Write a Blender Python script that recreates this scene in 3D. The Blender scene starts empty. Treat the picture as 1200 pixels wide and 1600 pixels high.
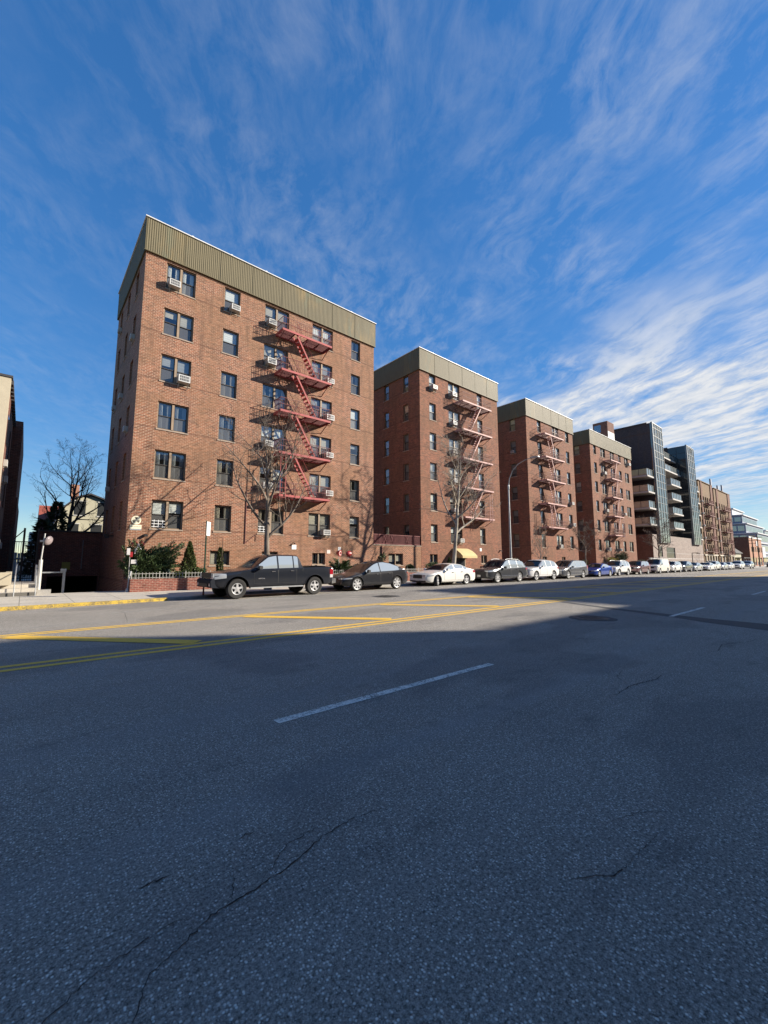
import bpy, bmesh, math, random
from mathutils import Vector, Matrix
SC = bpy.context.scene
COL = SC.collection
R = math.radians
PI = math.pi

# ------------------------------------------------------------------ mesh helpers
class MB:
    """collects faces and links them as ONE mesh object"""
    def __init__(s):
        s.v = []; s.f = []; s.m = []; s.cur = 0
    def add(s, vs, fs):
        o = len(s.v); s.v += [tuple(p) for p in vs]
        for f in fs:
            s.f.append([i + o for i in f]); s.m.append(s.cur)
        return s
    def quad(s, a, b, c, d): return s.add([a, b, c, d], [(0, 1, 2, 3)])
    def poly(s, pts): return s.add(pts, [tuple(range(len(pts)))])
    def box(s, x0, x1, y0, y1, z0, z1):
        return s.add([(x0,y0,z0),(x1,y0,z0),(x1,y1,z0),(x0,y1,z0),(x0,y0,z1),(x1,y0,z1),(x1,y1,z1),(x0,y1,z1)],
              [(0,3,2,1),(4,5,6,7),(0,1,5,4),(1,2,6,5),(2,3,7,6),(3,0,4,7)])
    def bar(s, p, q, w, h, up=(0,0,1)):
        p = Vector(p); q = Vector(q); d = (q - p).normalized(); u = Vector(up)
        if abs(d.dot(u)) > .99: u = Vector((0,1,0))
        a = d.cross(u).normalized() * (w/2); b = a.cross(d).normalized() * (h/2)
        vs = [p-a-b, p+a-b, p+a+b, p-a+b, q-a-b, q+a-b, q+a+b, q-a+b]
        return s.add(vs, [(0,1,2,3),(7,6,5,4),(0,4,5,1),(1,5,6,2),(2,6,7,3),(3,7,4,0)])
    def path(s, pts, rads, n=6, caps=True):
        pts = [Vector(p) for p in pts]; o = len(s.v); k = len(pts)
        ref = None
        for i, p in enumerate(pts):
            d = (pts[min(i+1,k-1)] - pts[max(i-1,0)])
            if d.length < 1e-9: d = Vector((0,0,1))
            d.normalize()
            if ref is None:
                ref = d.cross(Vector((0,0,1)) if abs(d.z) < .95 else Vector((1,0,0))).normalized()
            else:
                ref = ref - d * ref.dot(d)
                if ref.length < 1e-6: ref = d.orthogonal()
                ref.normalize()
            b = d.cross(ref); r = rads[i] if hasattr(rads, '__len__') else rads
            for j in range(n):
                t = 2*PI*j/n; s.v.append(tuple(p + ref*(r*math.cos(t)) + b*(r*math.sin(t))))
        for i in range(k-1):
            for j in range(n):
                a = o+i*n+j; c = o+i*n+(j+1) % n
                s.f.append([a, c, c+n, a+n]); s.m.append(s.cur)
        if caps:
            s.f.append([o+j for j in range(n)][::-1]); s.m.append(s.cur)
            s.f.append([o+(k-1)*n+j for j in range(n)]); s.m.append(s.cur)
        return s
    def tube(s, p, q, r0, r1=None, n=6, caps=True): return s.path([p, q], [r0, r0 if r1 is None else r1], n, caps)
    def lathe(s, prof, n=16, o=(0,0,0), ax='z'):
        b = len(s.v); k = len(prof)
        for r, z in prof:
            for j in range(n):
                t = 2*PI*j/n; c, d = r*math.cos(t), r*math.sin(t)
                p = (c, d, z) if ax == 'z' else ((c, z, d) if ax == 'y' else (z, c, d))
                s.v.append((p[0]+o[0], p[1]+o[1], p[2]+o[2]))
        for i in range(k-1):
            for j in range(n):
                a = b+i*n+j; c = b+i*n+(j+1) % n
                s.f.append([a, c, c+n, a+n]); s.m.append(s.cur)
        return s
    def prism(s, poly, h0, h1, ax='z'):
        """poly in the plane across ax, extruded from h0 to h1"""
        def P(a, b, h): return (a, b, h) if ax == 'z' else ((a, h, b) if ax == 'y' else (h, a, b))
        n = len(poly)
        vs = [P(a, b, h0) for a, b in poly] + [P(a, b, h1) for a, b in poly]
        return s.add(vs, [tuple(range(n))[::-1], tuple(range(n, 2*n))] + [(i, (i+1) % n, (i+1) % n + n, i+n) for i in range(n)])
    def grid(s, rows):
        o = len(s.v); nc = len(rows[0])
        for r in rows: s.v += [tuple(p) for p in r]
        for i in range(len(rows)-1):
            for j in range(nc-1):
                a = o+i*nc+j; s.f.append([a, a+1, a+nc+1, a+nc]); s.m.append(s.cur)
        return s
    def mesh(s, name, mats, smooth=None):
        me = bpy.data.meshes.new(name); me.from_pydata(s.v, [], s.f)
        for m in (mats if isinstance(mats, (list, tuple)) else [mats]): me.materials.append(m)
        me.polygons.foreach_set('material_index', s.m)
        if smooth:
            me.polygons.foreach_set('use_smooth', [True]*len(s.f)); me.set_sharp_from_angle(angle=R(smooth))
        me.update(); return me

def link(name, me, parent=None, loc=(0,0,0), rotz=0):
    o = bpy.data.objects.new(name, me); COL.objects.link(o)
    o.location = loc; o.rotation_euler = (0,0,rotz)
    if parent: o.parent = parent
    return o
def obj(name, mb, mats, parent=None, loc=(0,0,0), rotz=0, smooth=None):
    return link(name, mb.mesh(name, mats, smooth), parent, loc, rotz)
def tag(o, label, cat, group=None):
    o['label'] = label; o['category'] = cat
    if group: o['group'] = group
    return o
def thing(name, label, cat, loc=(0,0,0), rotz=0, group=None):
    o = bpy.data.objects.new(name, None); COL.objects.link(o)
    o.empty_display_size = .2
    o.location = loc; o.rotation_euler = (0,0,rotz)
    return tag(o, label, cat, group)
def struct(name, mb, mats, loc=(0,0,0), smooth=None):
    o = obj(name, mb, mats, None, loc, 0, smooth); o['kind'] = 'structure'; return o
def copy_tree(o, parent=None, keep_group=True):
    c = o.copy(); COL.objects.link(c)
    if parent: c.parent = parent
    for ch in list(o.children): copy_tree(ch, c)
    return c

# ------------------------------------------------------------------ materials
class NT:
    def __init__(s, name):
        s.mat = bpy.data.materials.new(name); s.mat.use_nodes = True
        s.t = s.mat.node_tree; s.t.nodes.clear()
        s.out = s.n('ShaderNodeOutputMaterial')
    def n(s, typ, **kw):
        x = s.t.nodes.new(typ)
        for k, v in kw.items():
            if k.startswith('i_'): x.inputs[k[2:].replace('_', ' ')].default_value = v
            else: setattr(x, k, v)
        return x
    def l(s, a, b): s.t.links.new(a, b)
    def val(s, x, sock):
        if hasattr(x, 'is_output'): s.l(x, sock)
        else: sock.default_value = x
    def math(s, op, a, b=0., c=0., clamp=False):
        x = s.n('ShaderNodeMath', operation=op, use_clamp=clamp)
        for i, q in enumerate((a, b, c)): s.val(q, x.inputs[i])
        return x.outputs[0]
    def mix(s, f, a, b, blend='MIX'):
        x = s.n('ShaderNodeMix', data_type='RGBA', blend_type=blend)
        s.val(f, x.inputs[0])
        for q, i in ((a, 6), (b, 7)):
            if hasattr(q, 'is_output'): s.l(q, x.inputs[i])
            else: x.inputs[i].default_value = (*q, 1) if len(q) == 3 else q
        return x.outputs[2]
    def ramp(s, f, *st):
        x = s.n('ShaderNodeValToRGB'); e = x.color_ramp.elements
        for i, (p, c) in enumerate(st):
            q = e[i] if i < 2 else e.new(p)
            q.position = p; q.color = (c, c, c, 1) if not hasattr(c, '__len__') else (*c, 1)
        s.l(f, x.inputs[0]); return x.outputs[0]
    def noise(s, vec, scale, detail=3., rough=.55, dist=0.):
        x = s.n('ShaderNodeTexNoise'); x.inputs['Scale'].default_value = scale; x.inputs['Detail'].default_value = detail
        x.inputs['Roughness'].default_value = rough; x.inputs['Distortion'].default_value = dist
        if vec is not None: s.l(vec, x.inputs['Vector'])
        return x.outputs['Fac']
    def co(s, which='Object'): return s.n('ShaderNodeTexCoord').outputs[which]
    def mapv(s, v, scale=(1,1,1), rot=(0,0,0), loc=(0,0,0)):
        x = s.n('ShaderNodeMapping'); x.inputs['Scale'].default_value = scale; x.inputs['Rotation'].default_value = rot
        x.inputs['Location'].default_value = loc; s.l(v, x.inputs['Vector']); return x.outputs[0]
    def bump(s, h, strength=.3, dist=.01):
        x = s.n('ShaderNodeBump'); x.inputs['Strength'].default_value = strength; x.inputs['Distance'].default_value = dist
        s.l(h, x.inputs['Height']); return x.outputs[0]
    def pbr(s, col, rough=.6, metal=0., spec=.5, normal=None, coat=0.):
        b = s.n('ShaderNodeBsdfPrincipled')
        if hasattr(col, 'is_output'): s.l(col, b.inputs['Base Color'])
        else: b.inputs['Base Color'].default_value = (*col, 1)
        s.val(rough, b.inputs['Roughness']); s.val(metal, b.inputs['Metallic'])
        b.inputs['Specular IOR Level'].default_value = spec
        if coat: b.inputs['Coat Weight'].default_value = coat; b.inputs['Coat Roughness'].default_value = .03
        if normal is not None: s.l(normal, b.inputs['Normal'])
        s.l(b.outputs[0], s.out.inputs[0]); return b

def wear(name, col, rough=.6, amt=.25, scale=6., metal=0., spec=.5, coat=0., col2=None, bump=0.):
    """a surface whose colour drifts with two noises"""
    t = NT(name); v = t.co()
    n1 = t.noise(v, scale, 5.); n2 = t.noise(v, scale*.17, 2.)
    f = t.math('MULTIPLY', t.math('ADD', n1, n2), .5)
    d = tuple(c*(1-amt) for c in col) if col2 is None else col2
    u = tuple(min(1, c*(1+amt*.7)) for c in col)
    c = t.ramp(f, (.3, d), (.7, u))
    nr = t.bump(n1, bump, .01) if bump else None
    rr = t.math('ADD', rough, t.math('MULTIPLY', t.math('SUBTRACT', n1, .5), .2))
    t.pbr(c, rr, metal, spec, nr, coat)
    return t.mat

def wallvec(t):
    """(along the wall, up) in object space for walls facing any of the four sides"""
    tc = t.n('ShaderNodeTexCoord')
    p = t.n('ShaderNodeSeparateXYZ'); t.l(tc.outputs['Object'], p.inputs[0])
    n = t.n('ShaderNodeSeparateXYZ'); t.l(tc.outputs['Normal'], n.inputs[0])
    side = t.math('GREATER_THAN', t.math('ABSOLUTE', n.outputs[0]), .5)
    u = t.math('ADD', t.math('MULTIPLY', p.outputs[0], t.math('SUBTRACT', 1., side)), t.math('MULTIPLY', p.outputs[1], side))
    c = t.n('ShaderNodeCombineXYZ'); t.l(u, c.inputs[0]); t.l(p.outputs[2], c.inputs[1])
    return c.outputs[0], p, tc

def brick(name, c1, c2, mortar, tan=None, row=.085, wid=.24, seed=0., band=None, mort=.0135):
    t = NT(name); v, p, tc = wallvec(t)
    b = t.n('ShaderNodeTexBrick'); t.l(v, b.inputs['Vector'])
    b.inputs['Scale'].default_value = 1.; b.inputs['Brick Width'].default_value = wid; b.inputs['Row Height'].default_value = row
    b.inputs['Mortar Size'].default_value = mort; b.inputs['Mortar Smooth'].default_value = .4; b.inputs['Bias'].default_value = -.1
    b.inputs['Color1'].default_value = (*c1, 1); b.inputs['Color2'].default_value = (*c2, 1); b.inputs['Mortar'].default_value = (*mortar, 1)
    vo = t.mapv(tc.outputs['Object'], loc=(seed, seed*.7, seed*1.3))
    big = t.noise(vo, .33, 3., .6); mid = t.noise(vo, 2.2, 4., .7); fine = t.noise(t.mapv(v, (4.2, 11.8, 1)), 1., 1., .5)
    col = b.outputs['Color']
    if tan is not None: col = t.mix(t.ramp(big, (.44, 0.), (.58, .75)), col, t.mix(.35, tan, b.outputs['Color']))
    row_n = t.noise(t.mapv(v, (.9, 11.8, 1)), 1., 2., .6)
    val = t.math('ADD', -.07, t.math('ADD', t.math('MULTIPLY', mid, .7), t.math('ADD', t.math('MULTIPLY', fine, .9), t.math('MULTIPLY', row_n, .5))))
    m = t.n('ShaderNodeMix', data_type='RGBA', blend_type='MULTIPLY'); m.inputs[0].default_value = 1.
    t.l(col, m.inputs[6]); cc = t.n('ShaderNodeCombineColor')
    for i in range(3): t.l(val, cc.inputs[i])
    t.l(cc.outputs[0], m.inputs[7]); col = m.outputs[2]
    if band:   # courses of darker soldier bricks that run along the floors
        z0, pitch, hh = band
        fr = t.math('FRACT', t.math('DIVIDE', t.math('ADD', t.math('SUBTRACT', p.outputs[2], z0), 100*pitch), pitch))
        on = t.math('LESS_THAN', fr, hh/pitch)
        col = t.mix(t.math('MULTIPLY', on, .45), col, (.10, .05, .035))
        streak = t.noise(t.mapv(v, (2.6, .22, 1)), 1., 4.)
        col = t.mix(t.ramp(streak, (.53, 0.), (.74, .6)), col, (.13, .075, .05))
    h = t.math('ADD', b.outputs['Fac'], t.math('MULTIPLY', fine, -.4))
    t.pbr(col, .86, 0., .25, t.bump(h, -.35, .012))
    return t.mat

def glass_mat(name, tint=(.86,.89,.88), refl=.17, rough=.015, warp=.004):
    t = NT(name)
    v = t.co('Object')
    nr = t.bump(t.noise(v, 1.3, 1.), .12, warp*10)
    ge = t.n('ShaderNodeNewGeometry'); dt = t.n('ShaderNodeVectorMath', operation='DOT_PRODUCT'); t.l(ge.outputs['Incoming'], dt.inputs[0]); t.l(ge.outputs['Normal'], dt.inputs[1])
    k = t.math('SUBTRACT', 1., t.math('ABSOLUTE', dt.outputs['Value']), clamp=True)   # Schlick, the same from both sides
    f = t.math('ADD', t.math('MULTIPLY', t.math('POWER', k, 5.), .9), refl, clamp=True)
    g = t.n('ShaderNodeBsdfGlossy'); g.inputs['Roughness'].default_value = rough; g.inputs['Color'].default_value = (.9,.95,1,1); t.l(nr, g.inputs['Normal'])
    tr = t.n('ShaderNodeBsdfTransparent'); tr.inputs['Color'].default_value = (*tint, 1)
    m = t.n('ShaderNodeMixShader'); t.l(f, m.inputs[0]); t.l(tr.outputs[0], m.inputs[1]); t.l(g.outputs[0], m.inputs[2])
    t.l(m.outputs[0], t.out.inputs[0])
    return t.mat

def asphalt_mat():
    t = NT('asphalt'); v = t.co()
    vo = t.n('ShaderNodeTexVoronoi'); vo.inputs['Scale'].default_value = 72.; t.l(v, vo.inputs['Vector'])
    vo2 = t.n('ShaderNodeTexVoronoi'); vo2.inputs['Scale'].default_value = 150.; t.l(v, vo2.inputs['Vector'])
    s1 = t.n('ShaderNodeSeparateColor'); t.l(vo.outputs['Color'], s1.inputs[0])
    s2 = t.n('ShaderNodeSeparateColor'); t.l(vo2.outputs['Color'], s2.inputs[0])
    chip = t.math('MULTIPLY', t.ramp(s1.outputs[0], (.5, 0.), (.95, 1.)), t.ramp(vo.outputs['Distance'], (.25, 1.), (.5, 0.)))
    chip2 = t.math('MULTIPLY', t.ramp(s2.outputs[1], (.5, 0.), (1., 1.)), t.ramp(vo2.outputs['Distance'], (.3, 1.), (.55, 0.)))
    fine = t.noise(v, 55., 6., .85); big = t.noise(v, .35, 4., .6); lane = t.noise(t.mapv(v, (.05, .9, 1)), 1., 3.)
    base = t.ramp(fine, (.38, (.044, .040, .035)), (.62, (.39, .352, .30)))
    base = t.mix(chip, base, (.74, .70, .62)); base = t.mix(t.math('MULTIPLY', chip2, .6), base, (.55, .52, .46))
    tone = t.math('ADD', .62, t.math('ADD', t.math('MULTIPLY', big, .5), t.math('MULTIPLY', lane, .3)))
    cc = t.n('ShaderNodeCombineColor')
    for i in range(3): t.l(tone, cc.inputs[i])
    base = t.mix(1., base, cc.outputs[0], 'MULTIPLY')
    # small dark stains and oil drops
    st = t.noise(t.mapv(v, (.8, 1.6, 1)), 1., 6., .75)
    base = t.mix(t.ramp(st, (.56, 0.), (.74, .55)), base, (.04, .04, .042))
    trk = t.noise(t.mapv(v, (.035, 1.15, 1), loc=(4, 2.2, 0)), 1., 2.)          # wheel tracks polished along the lanes
    base = t.mix(t.ramp(trk, (.52, 0.), (.70, .32)), base, (.26, .255, .245))
    old = t.noise(t.mapv(v, (.16, .3, 1), loc=(1.7, 6, 0)), 1., 3., .5)          # resurfaced areas
    base = t.mix(t.ramp(old, (.54, 0.), (.57, .28)), base, (.07, .07, .073))
    hh = t.math('ADD', t.math('MULTIPLY', fine, .7), t.math('ADD', chip, t.math('MULTIPLY', chip2, .6)))
    t.pbr(base, .83, 0., .32, t.bump(hh, .55, .006))
    return t.mat

def paint_road(name, col, worn=(.45,.62)):
    t = NT(name); v = t.co()
    w = t.ramp(t.math('ADD', t.math('MULTIPLY', t.noise(v, 42., 4., .75), .62), t.math('MULTIPLY', t.noise(v, 3.2, 4., .7), .38)), (worn[0], 0.), (worn[1], 1.))
    c = t.mix(t.math('SUBTRACT', 1., w), t.mix(t.noise(v, 9., 3.), tuple(x*.72 for x in col), col), (.075, .074, .072))
    t.pbr(c, .8, 0., .3, t.bump(t.noise(v, 70., 3.), .4, .004)); return t.mat

def slab_mat(name, col, pitch=1.5, line=.018, stain=.4):
    t = NT(name); v = t.co(); p = t.n('ShaderNodeSeparateXYZ'); t.l(v, p.inputs[0])
    def joint(s):
        fr = t.math('FRACT', t.math('ADD', t.math('DIVIDE', s, pitch), 100.))
        return t.math('LESS_THAN', fr, line/pitch)
    j = t.math('MAXIMUM', joint(p.outputs[0]), joint(p.outputs[1]))
    n = t.noise(v, 14., 6., .7); b = t.noise(v, .8, 4., .65)
    c = t.ramp(n, (.3, tuple(x*.78 for x in col)), (.72, tuple(min(1, x*1.15) for x in col)))
    c = t.mix(t.ramp(b, (.45, 0.), (.75, stain)), c, tuple(x*.5 for x in col))
    c = t.mix(t.math('MULTIPLY', j, .8), c, (.05, .048, .045))
    t.pbr(c, .85, 0., .3, t.bump(n, .25, .004)); return t.mat

def leaf_mat(name, c1, c2, rough=.6):
    t = NT(name); g = t.n('ShaderNodeNewGeometry')
    n = t.noise(t.co(), 3.5, 3.)
    f = t.math('ADD', t.math('MULTIPLY', g.outputs['Random Per Island'], .6), t.math('MULTIPLY', n, .4))
    c = t.ramp(f, (.15, c1), (.85, c2)); b = t.pbr(c, rough, 0., .35)
    return t.mat

def bark_mat(name, c1, c2):
    t = NT(name); v = t.co(); n = t.noise(t.mapv(v, (9, 9, 2.2)), 1., 5., .7); m = t.noise(v, 1.6, 3.)
    c = t.ramp(t.math('MULTIPLY', t.math('ADD', n, m), .5), (.36, c1), (.64, c2)); t.pbr(c, .9, 0., .2, t.bump(n, .5, .01)); return t.mat

def cladding_mat(name, green, rust):
    """ribbed metal fascia: weathered olive paint with rusty run-down stains"""
    t = NT(name); v, p, tc = wallvec(t)
    n = t.noise(t.mapv(v, (1.5, .35, 1)), 1., 5., .7); f = t.noise(t.mapv(v, (9, .8, 1)), 1., 3.)
    big = t.noise(t.mapv(v, (.16, .10, 1), loc=(3.1, .4, 0)), 1., 2.)
    c = t.ramp(f, (.3, tuple(x*.82 for x in green)), (.7, tuple(x*1.12 for x in green)))
    s = t.math('MULTIPLY', t.ramp(n, (.47, 0.), (.66, 1.)), t.ramp(big, (.52, 0.), (.62, 1.)))
    c = t.mix(t.math('MULTIPLY', s, .75), c, rust)
    g2 = t.math('MULTIPLY', t.ramp(n, (.35, 1.), (.48, 0.)), t.ramp(big, (.5, 0.), (.62, 1.)))
    c = t.mix(t.math('MULTIPLY', g2, .6), c, (.15, .22, .15))
    t.pbr(c, .62, 0., .4); return t.mat

def plain(name, col, rough=.5, metal=0., spec=.5, coat=0.):
    return wear(name, col, rough, .14, 9., metal, spec, coat)

def carpaint(name, col, metal=.0, dirt=.12, coat=.5):
    t = NT(name); v = t.co()
    fl = t.noise(v, 900., 0.); d = t.noise(v, 3., 5., .7); p = t.n('ShaderNodeSeparateXYZ'); t.l(v, p.inputs[0])
    low = t.ramp(p.outputs[2], (.25, 1.), (.95, 0.))
    dm = t.math('MULTIPLY', t.math('ADD', low, .25), t.math('MULTIPLY', d, dirt*2.4))
    c = t.mix(t.math('MULTIPLY', fl, .3), col, tuple(min(1, x*1.5+.01) for x in col)); c = t.mix(dm, c, (.14, .128, .112))
    r = t.math('ADD', .2 if coat else .42, t.math('MULTIPLY', dm, .55))
    t.pbr(c, r, metal, .42 if coat else .3, None, coat); return t.mat

M = {}
def mats():
    M['asphalt'] = asphalt_mat()
    t = wear('trench_asphalt', (.055,.055,.057), .85, .35, 22., bump=.4); M['trench'] = t
    M['crack'] = wear('crack_void', (.016,.016,.017), .95, .4, 30.)
    M['yellow_paint'] = paint_road('yellow_road_paint', (.86,.53,.085), (.33,.44))
    M['white_paint'] = paint_road('white_road_paint', (.93,.89,.79), (.41,.52))
    M['thin_white'] = paint_road('thin_white_road_paint', (.7,.7,.69), (.47,.6))
    M['sidewalk'] = slab_mat('sidewalk_concrete', (.52,.475,.40), 1.52)
    M['kerb'] = wear('kerb_concrete', (.30,.285,.26), .85, .35, 9., bump=.2)
    M['kerb_yellow'] = paint_road('kerb_yellow_paint', (.66,.45,.06), (.42,.56))
    M['ground'] = wear('bare_ground', (.10,.095,.08), .95, .4, .8)
    M['soil'] = wear('planter_soil', (.055,.04,.03), .95, .5, 9., bump=.5)
    mb = (.44,.32,.225)
    M['brick'] = brick('red_brick', (.285,.10,.054), (.115,.044,.031), mb, (.235,.13,.072), band=(3.32,2.81,.11))
    M['brick_far'] = brick('brown_red_brick', (.265,.09,.048), (.11,.042,.029), (.29,.195,.14), (.19,.10,.06), seed=7.3, mort=.011, band=(3.32,2.81,.11))
    M['brick_low'] = brick('planter_brick', (.23,.07,.048), (.14,.042,.034), (.30,.195,.15), None, seed=2.)
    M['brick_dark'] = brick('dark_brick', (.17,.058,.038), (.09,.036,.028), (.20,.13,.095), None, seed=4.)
    M['brick_umber'] = brick('umber_brick', (.085,.058,.055), (.055,.04,.04), (.10,.078,.075), None, seed=9., band=(3.0,5.6,.35))
    M['brick_tan'] = brick('tan_brown_brick', (.19,.115,.06), (.12,.072,.042), (.19,.13,.08), (.22,.14,.075), seed=11.)
    M['brick_orange'] = brick('orange_brick', (.40,.17,.095), (.30,.12,.07), (.42,.28,.2), None, seed=13.)
    M['block_stone'] = brick('podium_stone', (.31,.25,.215), (.26,.21,.185), (.19,.155,.135), None, row=.3, wid=.75, seed=5., mort=.012)
    M['stucco'] = wear('cream_stucco', (.46,.40,.29), .9, .15, 3., bump=.2)
    M['interior'] = wear('room_plaster', (.22,.20,.17), .95, .3, 1.2)
    M['fascia'] = cladding_mat('olive_cladding', (.135,.110,.055), (.36,.24,.085))
    M['coping'] = wear('pale_coping', (.74,.73,.70), .5, .12, 4.)
    M['frame_tan'] = wear('tan_window_frame', (.30,.215,.14), .6, .25, 8.)
    M['sash'] = wear('bronze_sash', (.045,.038,.032), .5, .3, 12.)
    M['sill'] = wear('limestone_sill', (.34,.265,.205), .85, .3, 8.)
    M['glass'] = glass_mat('window_glass')
    t = NT('screened_glass'); d = t.n('ShaderNodeBsdfDiffuse'); d.inputs[0].default_value = (.20,.20,.195,1); g2 = t.n('ShaderNodeBsdfGlossy'); g2.inputs['Roughness'].default_value = .05
    tr = t.n('ShaderNodeBsdfTransparent'); tr.inputs[0].default_value = (.75,.77,.76,1); m1 = t.n('ShaderNodeMixShader'); m1.inputs[0].default_value = .42; t.l(tr.outputs[0], m1.inputs[1]); t.l(d.outputs[0], m1.inputs[2])
    m2 = t.n('ShaderNodeMixShader'); m2.inputs[0].default_value = .12; t.l(m1.outputs[0], m2.inputs[1]); t.l(g2.outputs[0], m2.inputs[2]); t.l(m2.outputs[0], t.out.inputs[0]); M['screen'] = t.mat
    M['shade_white'] = wear('white_roller_shade', (.80,.79,.74), .9, .12, 2.)
    M['shade_cream'] = wear('cream_curtain', (.50,.45,.36), .9, .2, 2.)
    M['shade_grey'] = wear('grey_blind', (.33,.34,.34), .85, .2, 2.)
    M['ac_case'] = wear('beige_ac_case', (.40,.38,.335), .55, .18, 6.)
    M['ac_face'] = wear('white_ac_face', (.58,.57,.54), .5, .1, 6.)
    M['ac_dark'] = wear('ac_louvre_dark', (.10,.10,.10), .6, .3, 20.)
    M['bars_white'] = plain('white_bar_paint', (.80,.80,.78), .5)
    M['fe_red'] = wear('crimson_iron', (.40,.075,.07), .65, .3, 7., col2=(.24,.045,.04))
    M['fe_dark'] = wear('dark_red_iron', (.17,.04,.038), .7, .35, 7.)
    M['fe_pale'] = wear('faded_pink_iron', (.50,.30,.27), .65, .3, 7., col2=(.30,.13,.11))
    M['fe_brown'] = wear('brown_red_iron', (.16,.055,.048), .7, .35, 7.)
    M['rail_red'] = wear('oxblood_railing', (.17,.03,.03), .6, .25, 8.)
    M['white_metal'] = wear('white_metal', (.48,.47,.44), .55, .2, 8.)
    M['fence_metal'] = wear('pale_fence_metal', (.40,.39,.36), .55, .2, 8.)
    M['black_iron'] = wear('black_iron', (.018,.018,.018), .5, .3, 8.)
    M['galv'] = wear('galvanised_steel', (.36,.37,.38), .45, .2, 6., metal=.5)
    M['green_pole'] = wear('green_pole_paint', (.028,.10,.055), .5, .3, 8.)
    M['sign_white'] = plain('white_sign', (.84,.84,.82), .4)
    M['sign_red'] = plain('red_sign_ink', (.6,.05,.05), .4)
    M['sign_pink'] = plain('faded_pink_sign', (.80,.62,.56), .5)
    M['sign_grey'] = plain('grey_sign_ink', (.30,.31,.33), .5)
    M['shelter_cream'] = plain('cream_sign', (.82,.76,.55), .5)
    M['shelter_black'] = plain('brown_black_ink', (.06,.05,.04), .5)
    M['mirror_back'] = plain('mirror_back', (.27,.22,.22), .4)
    M['mirror'] = plain('mirror_face', (.9,.9,.9), .03, 1.)
    M['awning'] = wear('yellow_canvas', (.56,.45,.22), .85, .14, 3.)
    M['orn_red'] = plain('red_ornament', (.33,.025,.03), .35, 0, .5, .3)
    M['orn_white'] = plain('white_ornament', (.52,.50,.49), .5)
    M['bark'] = bark_mat('grey_brown_bark', (.085,.065,.05), (.26,.215,.175))
    M['bark_pale'] = bark_mat('pale_bark', (.20,.165,.125), (.52,.46,.37))
    M['bark_dark'] = bark_mat('dark_bark', (.025,.02,.016), (.075,.06,.05))
    M['yew'] = leaf_mat('yew_needles', (.02,.042,.016), (.115,.16,.06))
    M['arbor'] = leaf_mat('arborvitae_leaves', (.022,.042,.012), (.095,.115,.03))
    M['box'] = leaf_mat('boxwood_leaves', (.02,.036,.012), (.07,.095,.03))
    M['juniper'] = leaf_mat('blue_juniper', (.03,.055,.05), (.11,.15,.14))
    M['gold'] = leaf_mat('yellow_leaves', (.16,.15,.025), (.42,.36,.08))
    M['tan_leaf'] = leaf_mat('straw_leaves', (.22,.16,.07), (.5,.4,.2))
    M['fir'] = leaf_mat('fir_needles', (.03,.05,.02), (.10,.13,.05))
    M['tyre'] = wear('tyre_rubber', (.022,.021,.02), .8, .4, 18.)
    M['rim'] = plain('alloy_rim', (.50,.50,.50), .35, .4)
    M['rim_dark'] = plain('dark_wheel_well', (.012,.012,.012), .8)
    M['trim'] = plain('black_trim', (.02,.02,.021), .55)
    M['windscreen'] = plain('windscreen_glass', (.02,.024,.026), .06, 0., .5, 0.)
    M['bumper'] = plain('dark_blue_plastic', (.016,.019,.026), .75, 0., .15)
    t = NT('car_glass'); t.pbr((.42,.47,.49), .03, .38, .8); M['car_glass'] = t.mat
    M['lamp_clear'] = plain('clear_headlamp', (.42,.44,.46), .2, .2, .6, .4)
    M['lamp_red'] = plain('red_tail_lamp', (.34,.01,.02), .15, 0, .6, 1.)
    M['chrome'] = plain('chrome', (.72,.72,.73), .15, .9)
    M['plate'] = plain('licence_plate', (.72,.70,.60), .4)
    M['curtain_glass'] = None
    t = NT('curtain_wall_glass'); v = t.co('Object')
    c = t.ramp(t.noise(v, .6, 2.), (.35, (.27,.26,.215)), (.65, (.40,.39,.31)))
    t.pbr(c, .05, .82, .8, t.bump(t.noise(v, .9, 1.), .08, .05)); M['curtain_glass'] = t.mat
    t = NT('dark_facade_glass'); t.pbr((.045,.048,.05), .05, .25, .6); M['dark_glass'] = t.mat
    t = NT('balcony_glass'); t.pbr((.30,.33,.32), .12, .5, .7); M['balcony_glass'] = t.mat
    M['slab'] = wear('balcony_concrete', (.45,.42,.39), .8, .2, 3.)
    M['white_wall'] = wear('white_render', (.72,.70,.66), .85, .12, 2.)
    M['mullion'] = plain('silver_mullion', (.20,.205,.20), .4, .4)
    M['mullion_dark'] = plain('dark_mullion', (.05,.055,.06), .4, .4)
    M['blue_panel'] = wear('grey_blue_panel', (.19,.225,.30), .6, .12, 1.)
    M['pale_panel'] = wear('pale_grey_panel', (.50,.50,.51), .6, .12, 1.)
    M['siding'] = wear('cream_siding', (.42,.39,.28), .8, .15, 3.)
    M['roof_red'] = wear('red_shingles', (.28,.07,.045), .85, .35, 5., bump=.3)
    M['roof_dark'] = wear('dark_shingles', (.05,.048,.05), .85, .35, 5., bump=.3)
    M['tar'] = wear('roof_tar', (.08,.08,.08), .9, .3, 2.)
    M['iron_lid'] = wear('cast_iron', (.05,.045,.042), .6, .35, 20., metal=.3, bump=.4)
    M['wood_pole'] = bark_mat('weathered_wood', (.06,.045,.035), (.15,.11,.085))
mats()
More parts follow.
